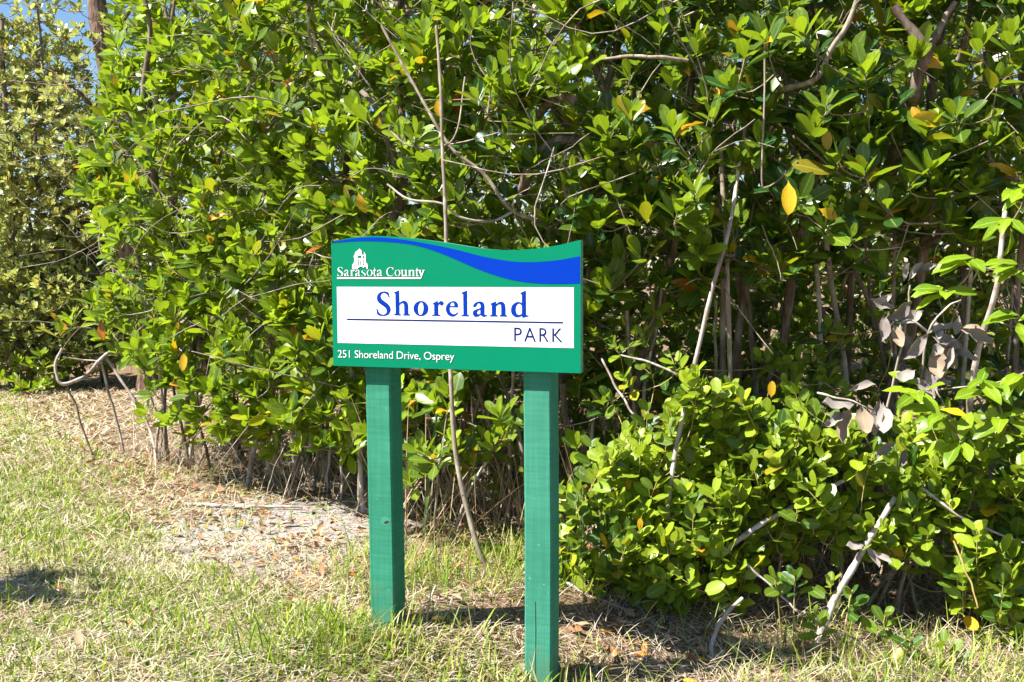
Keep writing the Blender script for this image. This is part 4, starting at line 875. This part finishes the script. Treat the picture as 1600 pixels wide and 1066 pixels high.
# ------------------------------------------------------------------ the wood beyond the thicket, one mass of foliage
nw = 46000
wx = rng.uniform(-13, 11, nw); wy = 9.6 + rng.uniform(0, 3.5, nw) + 4.0 * smooth(-2.5, -5, wx); wpx, wpy, wd_ = project(np.stack([wx, wy, np.full(nw, 1.0)], 1))
wtop = np.where(wpx < 330, 1.75, 5.2) + .5 * wob(wx, wy, 1.3, 2.0); wz = rng.uniform(0.02, 1, nw) ** 0.9 * wtop
kw = wob(wx * .8, wz * .8 + wy, 3.1, 1.0) < .45; wx, wy, wz = wx[kw], wy[kw], wz[kw]; nw = len(wx)
Wd = Leaves(); Wd.add(np.stack([wx, wy, wz], 1), rng.normal(0, 1, (nw, 3)) + [0, 0, .4], rng.normal(0, .7, (nw, 3)) + [-.2, -.3, .6], rng.uniform(.12, .24, nw), rng.uniform(.9, 1.3, nw), np.clip(rng.normal(.22, .2, nw), 0, 1), np.zeros(nw)); Wd.done()
V, T, ac = leaf_tpl((.35, .7), (.17, .19), .2, .15); S = Wd.l[:, None, None] * np.stack([Wd.x, Wd.y * Wd.w[:, None], Wd.z], 2)
tn = np.zeros((nw, len(V), 3)); tn[..., 0] = Wd.tone[:, None]; tn[..., 2] = 1
tag(link('woods', mesh_np('woods', (np.einsum('nij,vj->nvi', S, V) + Wd.p[:, None]).reshape(-1, 3), (T[None] + (np.arange(nw) * len(V))[:, None, None]).reshape(-1, 3), M_FAR, tn.reshape(-1, 3))), 'dense green wood behind the thicket', 'woods', kind='stuff')

# ------------------------------------------------------------------ build the leaves: the clearest ones singly, the rest as one mesh per plant
TONES = np.linspace(0.04, 0.96, 7); AGES = [0.12, 0.25, 0.40, 0.5, 0.62, 0.85]
_cache = {}
def leaf_mesh(kind, t, tone_i, age_i):
    k = (kind, t, tone_i, age_i)
    if k not in _cache:
        V, T, ac = KINDS[kind][0][t]
        tn = np.zeros((len(V), 3)); tn[:, 0] = TONES[tone_i] if tone_i >= 0 else .5; tn[:, 1] = 0 if age_i < 0 else AGES[age_i]; tn[:, 2] = ac
        _cache[k] = mesh_np('leaf', V, T, KINDS[kind][1], tn)
    return _cache[k]
for pl in PLANTS: pl['L'].done()
P_ = np.concatenate([pl['L'].p + pl['L'].x * pl['L'].l[:, None] * .5 for pl in PLANTS]); Ln = np.concatenate([pl['L'].l for pl in PLANTS]); ID = np.repeat(np.arange(len(PLANTS)), [pl['L'].n for pl in PLANTS])
px_, py_, dz_ = project(P_)
inside = (px_ > 0) & (px_ < 1600) & (py_ > 0) & (py_ < 1066) & (dz_ > .3)
behind = ((px_ > 516) & (px_ < 908) & (py_ > 378) & (py_ < 580) & (dz_ > 3.3)) | ((px_ > 571) & (px_ < 628) & (py_ > 560) & (dz_ > 3.5)) | ((px_ > 817) & (px_ < 873) & (py_ > 560) & (dz_ > 3.3))
cell = (px_ // 15).astype(int) * 1000 + (py_ // 15).astype(int); order = np.lexsort((dz_, cell)); rank = np.empty(len(P_), int)
cs = cell[order]; st = np.r_[0, np.flatnonzero(np.diff(cs)) + 1]; rk = np.arange(len(cs)) - np.repeat(st, np.diff(np.r_[st, len(cs)])); rank[order] = rk
size_px = F * Ln / np.maximum(dz_, .3)
score = size_px / (1 + 0.9 * rank); score[~inside | behind] = -1; score[size_px < 18] = -1
off = 0
for i, pl in enumerate(PLANTS):
    L = pl['L']; sc = score[off:off + L.n]; off += L.n
    kind = pl['kind']; nt_ = len(KINDS[kind][0]); ti = rng.integers(0, nt_, L.n); base = pl['base']
    pick = np.argsort(-sc)[:300]; pick = pick[sc[pick] > 7]
    m = np.ones(L.n, bool); m[pick] = False
    S = L.l[:, None, None] * np.stack([L.x, L.y * L.w[:, None], L.z], 2)      # columns = axes
    for j in pick:
        ag = -1 if L.age[j] <= 0 else int(np.argmin(np.abs(np.array(AGES) - L.age[j])))
        kd = 'redyellow' if (ag >= 2 and kind == 'red') else kind
        o = link('leaf', leaf_mesh(kd, int(ti[j]), int(np.argmin(np.abs(TONES - L.tone[j]))), ag), pl['root'])
        M = S[j]; p = L.p[j] - base
        o.matrix_basis = Matrix(((M[0, 0], M[0, 1], M[0, 2], p[0]), (M[1, 0], M[1, 1], M[1, 2], p[1]), (M[2, 0], M[2, 1], M[2, 2], p[2]), (0, 0, 0, 1)))
    parts, tones = [], []
    deep = (rank[off - L.n:off] > 3) & (kind in ('red', 'far'))
    for t in range(nt_ + 1):
        s = np.flatnonzero(m & (ti == t) & ~deep) if t < nt_ else np.flatnonzero(m & deep)
        if not len(s): continue
        V, T, ac = KINDS[kind][0][t] if t < nt_ else LOW_T; nv = len(V)
        W_ = np.einsum('nij,vj->nvi', S[s], V) + (L.p[s] - base)[:, None]
        parts.append((W_.reshape(-1, 3), (T[None] + (np.arange(len(s)) * nv)[:, None, None]).reshape(-1, 3)))
        tn = np.zeros((len(s), nv, 3)); tn[..., 0] = L.tone[s][:, None]; tn[..., 1] = L.age[s][:, None]; tn[..., 2] = ac[None]; tones.append(tn.reshape(-1, 3))
    if parts:
        V, T = merge(parts); tag(link('foliage', mesh_np('foliage', V, T, KINDS[kind][1], np.concatenate(tones)), pl['root']), kind='stuff')
    if pl['twigs']:
        V, T = merge(pl['twigs']); tag(link('twigs', mesh_np('twigs', V - base, T, pl['twigmat']), pl['root']), kind='stuff')

# ------------------------------------------------------------------ grass, straw and litter
def scatter(n_, x0, x1, y0, y1): return rng.uniform(x0, x1, n_), rng.uniform(y0, y1, n_)
def posts_clear(x, y):
    Q = np.stack([x, y, np.zeros_like(x)], 1) - O_S; u = Q @ U; v = Q @ N
    return ~((v > .028) & (v < .135) & (((u > .085) & (u < .19)) | ((u > .679) & (u < .785))))
def grass_patch(n_, x0, x1, y0, y1, h0, h1, wd, pfun):
    x, y = scatter(n_, x0, x1, y0, y1)
    k = (rng.random(n_) < pfun(x, y)) & posts_clear(x, y) & (np.abs(x) < y * .56 + .4); x, y = x[k], y[k]; n_ = len(x)
    B = np.stack([x, y, ground_z(x, y) - .004], 1); az = rng.uniform(0, 6.283, n_); ln = rng.uniform(.15, .95, n_)
    H = rng.uniform(h0, h1, n_) * (0.7 + .5 * (wob(x, y, 5, 9.0) * .5 + .5)); W_ = wd * rng.uniform(.7, 1.3, n_)
    V, T, nv = blades(B, H, W_, np.stack([np.cos(az) * ln, np.sin(az) * ln], 1), rng.uniform(0, .35, n_), 3)
    dry = np.clip(.34 + .9 * wob(x, y, 1.7, 4.4) + rng.normal(0, .25, n_), 0, 1) * smooth(9, 4.5, y)
    tn = np.zeros((n_, 3)); tn[:, 0] = np.clip(rng.normal(.48, .34, n_) + .30 * smooth(5, 8, y), 0, 1); tn[:, 1] = np.where(rng.random(n_) < .10 + .44 * dry, rng.uniform(.5, 1, n_), rng.uniform(0, .08, n_))
    return V, T, np.repeat(tn, nv, 0)
lawnp = lambda x, y: smooth(.02, .62, lawn(x, y)) * np.clip(.62 + .55 * wob(x, y, 2.6, 1.1) + .45 * wob(x, y, 17, 2.3), .06, 1) + .10 * smooth(-1.2, -.1, lawn(x, y))
near_foot = lambda x, y: smooth(.55, .05, np.hypot(x + .55, (y - 3.42) * 1.5)) + smooth(.5, .05, np.hypot(x - .05, y - 3.15)) + .5 * smooth(.6, .1, np.hypot(x - 1.25, y - 3.6)) + .35 * smooth(.5, .1, np.hypot(x - 1.75, y - 3.45))
gs = [grass_patch(38000, -2.4, .8, 2.5, 4.3, .03, .085, .0070, lawnp), grass_patch(38000, -3.6, -.6, 4.3, 6.4, .03, .08, .0082, lawnp), grass_patch(60000, -6.6, -1.8, 6.4, 12, .035, .085, .012, lawnp),
      grass_patch(13000, -1.1, 2.2, 2.6, 4.1, .09, .20, .0068, near_foot), grass_patch(2600, .4, 2.3, 3.0, 4.0, .10, .26, .0055, lambda x, y: .4 * smooth(-.1, .5, wob(x, y, 4.1, 3.0)) + .1), grass_patch(2600, -.75, .35, 3.85, 4.5, .08, .26, .005, lambda x, y: .30 + .5 * smooth(.0, .5, wob(x, y, 5, 1.4))), grass_patch(5000, -1.6, .6, 3.6, 5.4, .04, .10, .005, lambda x, y: .25 * smooth(.2, .6, wob(x, y, 3.3, 8.0)))]
Vs, Ts, Tn, o_ = [], [], [], 0
for V, T, t in gs: Vs.append(V); Ts.append(T + o_); Tn.append(t); o_ += len(V)
tag(link('grass', mesh_np('grass', np.concatenate(Vs), np.concatenate(Ts), M_GRASS, np.concatenate(Tn))), 'short patchy green and straw lawn grass on the left and around the posts', 'grass', kind='stuff')
def straw_patch(n_, x0, x1, y0, y1, h0, h1, wd, pfun, lay=(.9, .985), zup=.02, seg=3, shade=.35):
    x, y = scatter(n_, x0, x1, y0, y1); k = (rng.random(n_) < pfun(x, y)) & posts_clear(x, y) & (np.abs(x) < y * .56 + .4); x, y = x[k], y[k]; n_ = len(x)
    B = np.stack([x, y, ground_z(x, y) + rng.uniform(0, zup, n_)], 1); az = rng.uniform(0, 6.283, n_); ln = rng.uniform(*lay, n_)
    V, T, nv = blades(B, rng.uniform(h0, h1, n_), wd * rng.uniform(.6, 1.4, n_), np.stack([np.cos(az) * ln, np.sin(az) * ln], 1), rng.uniform(0, .2, n_), seg)
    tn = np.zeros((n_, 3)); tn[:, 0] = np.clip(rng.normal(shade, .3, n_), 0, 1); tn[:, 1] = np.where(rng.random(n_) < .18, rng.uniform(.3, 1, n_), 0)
    return V, T, np.repeat(tn, nv, 0)
brown = lambda x, y: smooth(-.75, -.55, x) * smooth(3.5, 3.75, y)
allp = lambda x, y: (.55 + .45 * np.clip(wob(x, y, 3, 2.2) + .3, 0, 1)) * (1 - .55 * brown(x, y)) - .55 * smooth(.55, .15, np.hypot(x + 1.15, (y - 4.95) * .9))
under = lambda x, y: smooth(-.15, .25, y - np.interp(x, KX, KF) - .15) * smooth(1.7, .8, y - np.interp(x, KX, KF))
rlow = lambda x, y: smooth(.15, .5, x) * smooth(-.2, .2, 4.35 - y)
ss = [straw_patch(44000, -2.4, 2.3, 2.5, 4.6, .03, .11, .0042, allp), straw_patch(34000, -4.2, 2.5, 4.5, 7.2, .04, .13, .0055, allp), straw_patch(22000, -5.6, -1.0, 7.0, 11.5, .06, .16, .010, allp),
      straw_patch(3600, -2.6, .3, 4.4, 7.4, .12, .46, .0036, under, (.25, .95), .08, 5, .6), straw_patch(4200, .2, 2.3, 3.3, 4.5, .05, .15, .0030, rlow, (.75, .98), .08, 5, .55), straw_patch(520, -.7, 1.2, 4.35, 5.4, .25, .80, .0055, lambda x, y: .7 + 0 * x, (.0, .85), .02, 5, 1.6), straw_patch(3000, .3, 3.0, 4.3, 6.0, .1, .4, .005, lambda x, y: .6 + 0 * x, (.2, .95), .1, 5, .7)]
Vs, Ts, Tn, o_ = [], [], [], 0
for V, T, t in ss: Vs.append(V); Ts.append(T + o_); Tn.append(t); o_ += len(V)
tag(link('dry_grass', mesh_np('dry_grass', np.concatenate(Vs), np.concatenate(Ts), M_STRAW, np.concatenate(Tn))), 'dead straw and dry stalks strewn over the ground and under the bushes', 'dry grass', kind='stuff')
# leaf litter
def litter_frames(n_, x0, x1, y0, y1, pfun):
    x, y = scatter(n_, x0, x1, y0, y1); k = (rng.random(n_) < pfun(x, y)) & posts_clear(x, y); x, y = x[k], y[k]; n_ = len(x)
    L = Leaves(); az = rng.uniform(0, 6.283, n_)
    L.add(np.stack([x, y, ground_z(x, y) + rng.uniform(.004, .025, n_)], 1), np.stack([np.cos(az), np.sin(az), rng.normal(0, .22, n_)], 1), np.stack([rng.normal(0, .4, n_), rng.normal(0, .4, n_), np.ones(n_)], 1), rng.uniform(.03, .085, n_), rng.uniform(.7, 1.2, n_), np.clip(rng.beta(1.1, .7, n_), 0, 1), np.where(rng.random(n_) < .12, rng.uniform(.4, .9, n_), 0.0))
    return L.done()
litp = lambda x, y: np.clip(smooth(.6, .0, lawn(x, y)) * (.45 + .55 * (wob(x, y, 2.7, 6.0) > 0)) + .06 + .0 * x, 0, 1)
L = litter_frames(19000, -5.5, 3.0, 2.7, 11.0, litp); ti = rng.integers(0, 6, L.n); parts, tones = [], []
S = L.l[:, None, None] * np.stack([L.x, L.y * L.w[:, None], L.z], 2)
lx, ly, ld = project(L.p); vis = (lx > 10) & (lx < 1590) & (ly > 600) & (ly < 1055)
clear = vis & ((lawn(L.p[:, 0], L.p[:, 1]) > -.9) | (ly > 880)) & (L.p[:, 1] < 6.5)
idx = np.flatnonzero(clear); idx = idx[np.argsort(-(L.l[idx] / ld[idx]) * rng.uniform(.6, 1, len(idx)))][:150]; m = np.ones(L.n, bool); m[idx] = False
for t in range(6):
    s = np.flatnonzero(m & (ti == t)); V, T, ac = FAL_T[t]; nv = len(V)
    parts.append(((np.einsum('nij,vj->nvi', S[s], V) + L.p[s][:, None]).reshape(-1, 3), (T[None] + (np.arange(len(s)) * nv)[:, None, None]).reshape(-1, 3)))
    tn = np.zeros((len(s), nv, 3)); tn[..., 0] = L.tone[s][:, None]; tn[..., 1] = L.age[s][:, None]; tn[..., 2] = ac[None]; tones.append(tn.reshape(-1, 3))
V, T = merge(parts); tag(link('leaf_litter', mesh_np('leaf_litter', V, T, M_FALLEN, np.concatenate(tones))), 'brown and tan fallen leaves littering the ground under the thicket', 'leaf litter', kind='stuff')
for j in idx:
    ag = -1 if L.age[j] <= 0 else int(np.argmin(np.abs(np.array(AGES) - L.age[j]))); tni = int(np.argmin(np.abs(TONES - L.tone[j])))
    o = link('fallen_leaf', leaf_mesh('fallen', int(ti[j]), tni, ag)); M = S[j]; p = L.p[j]
    o.matrix_basis = Matrix(((M[0, 0], M[0, 1], M[0, 2], p[0]), (M[1, 0], M[1, 1], M[1, 2], p[1]), (M[2, 0], M[2, 1], M[2, 2], p[2]), (0, 0, 0, 1)))
    k = 'yellow-orange' if ag in (2, 3, 4) else 'dark red-brown' if ag == 5 else 'rusty brown' if tni < 3 else 'pale tan'
    qx, qy = float(lx[j]), float(ly[j]); lwn = float(lawn(p[0], p[1]))
    where = 'between the two sign posts' if 628 < qx < 818 and qy > 840 else 'on the ground right of the right sign post' if qx >= 870 else 'on the sandy patch left of the sign' if math.hypot(p[0] + 1.15, p[1] - 4.95) < .62 else 'in the grass of the lawn' if lwn > .12 else 'on the straw at the foot of the thicket' if qy < 790 else 'on the straw beside the left sign post'
    tag(o, 'small %s dead leaf lying %s' % (k, where), 'fallen leaf', '%s fallen leaves %s' % (k, where))
# sticks on the ground
def stick(label, pts, r):
    P = np.array([gpt(*p) for p in pts]); P[:, 2] += r * .9 + .006; P = curve(P, 14, .004); base = P[0].copy()
    V, T = tube(P, np.linspace(r, r * .7, len(P)), 6); o = link('fallen_stick', mesh_np('fallen_stick', V - base, T, M_ROOT)); o.location = tuple(base); tag(o, label, 'stick', 'sticks lying on the ground')
stick('straight pale stick lying across the sandy patch', [(290, 792), (360, 795), (470, 797)], .011)
stick('bent pale stick lying at the thicket edge left of the sign', [(470, 785), (510, 762), (560, 757)], .007)
stick('thin grey stick lying below the sandy patch', [(430, 857), (500, 858), (560, 850)], .006)
stick('short pale stick lying between the sign posts', [(640, 950), (690, 942), (735, 938)], .006)
stick('crooked stick lying right of the right sign post', [(885, 915), (930, 940), (990, 958)], .007)
print('leaf objects', sum(1 for o in bpy.data.objects if o.name.startswith('leaf')), 'tris', sum(len(o.data.polygons) for o in bpy.data.objects if o.type == 'MESH'))
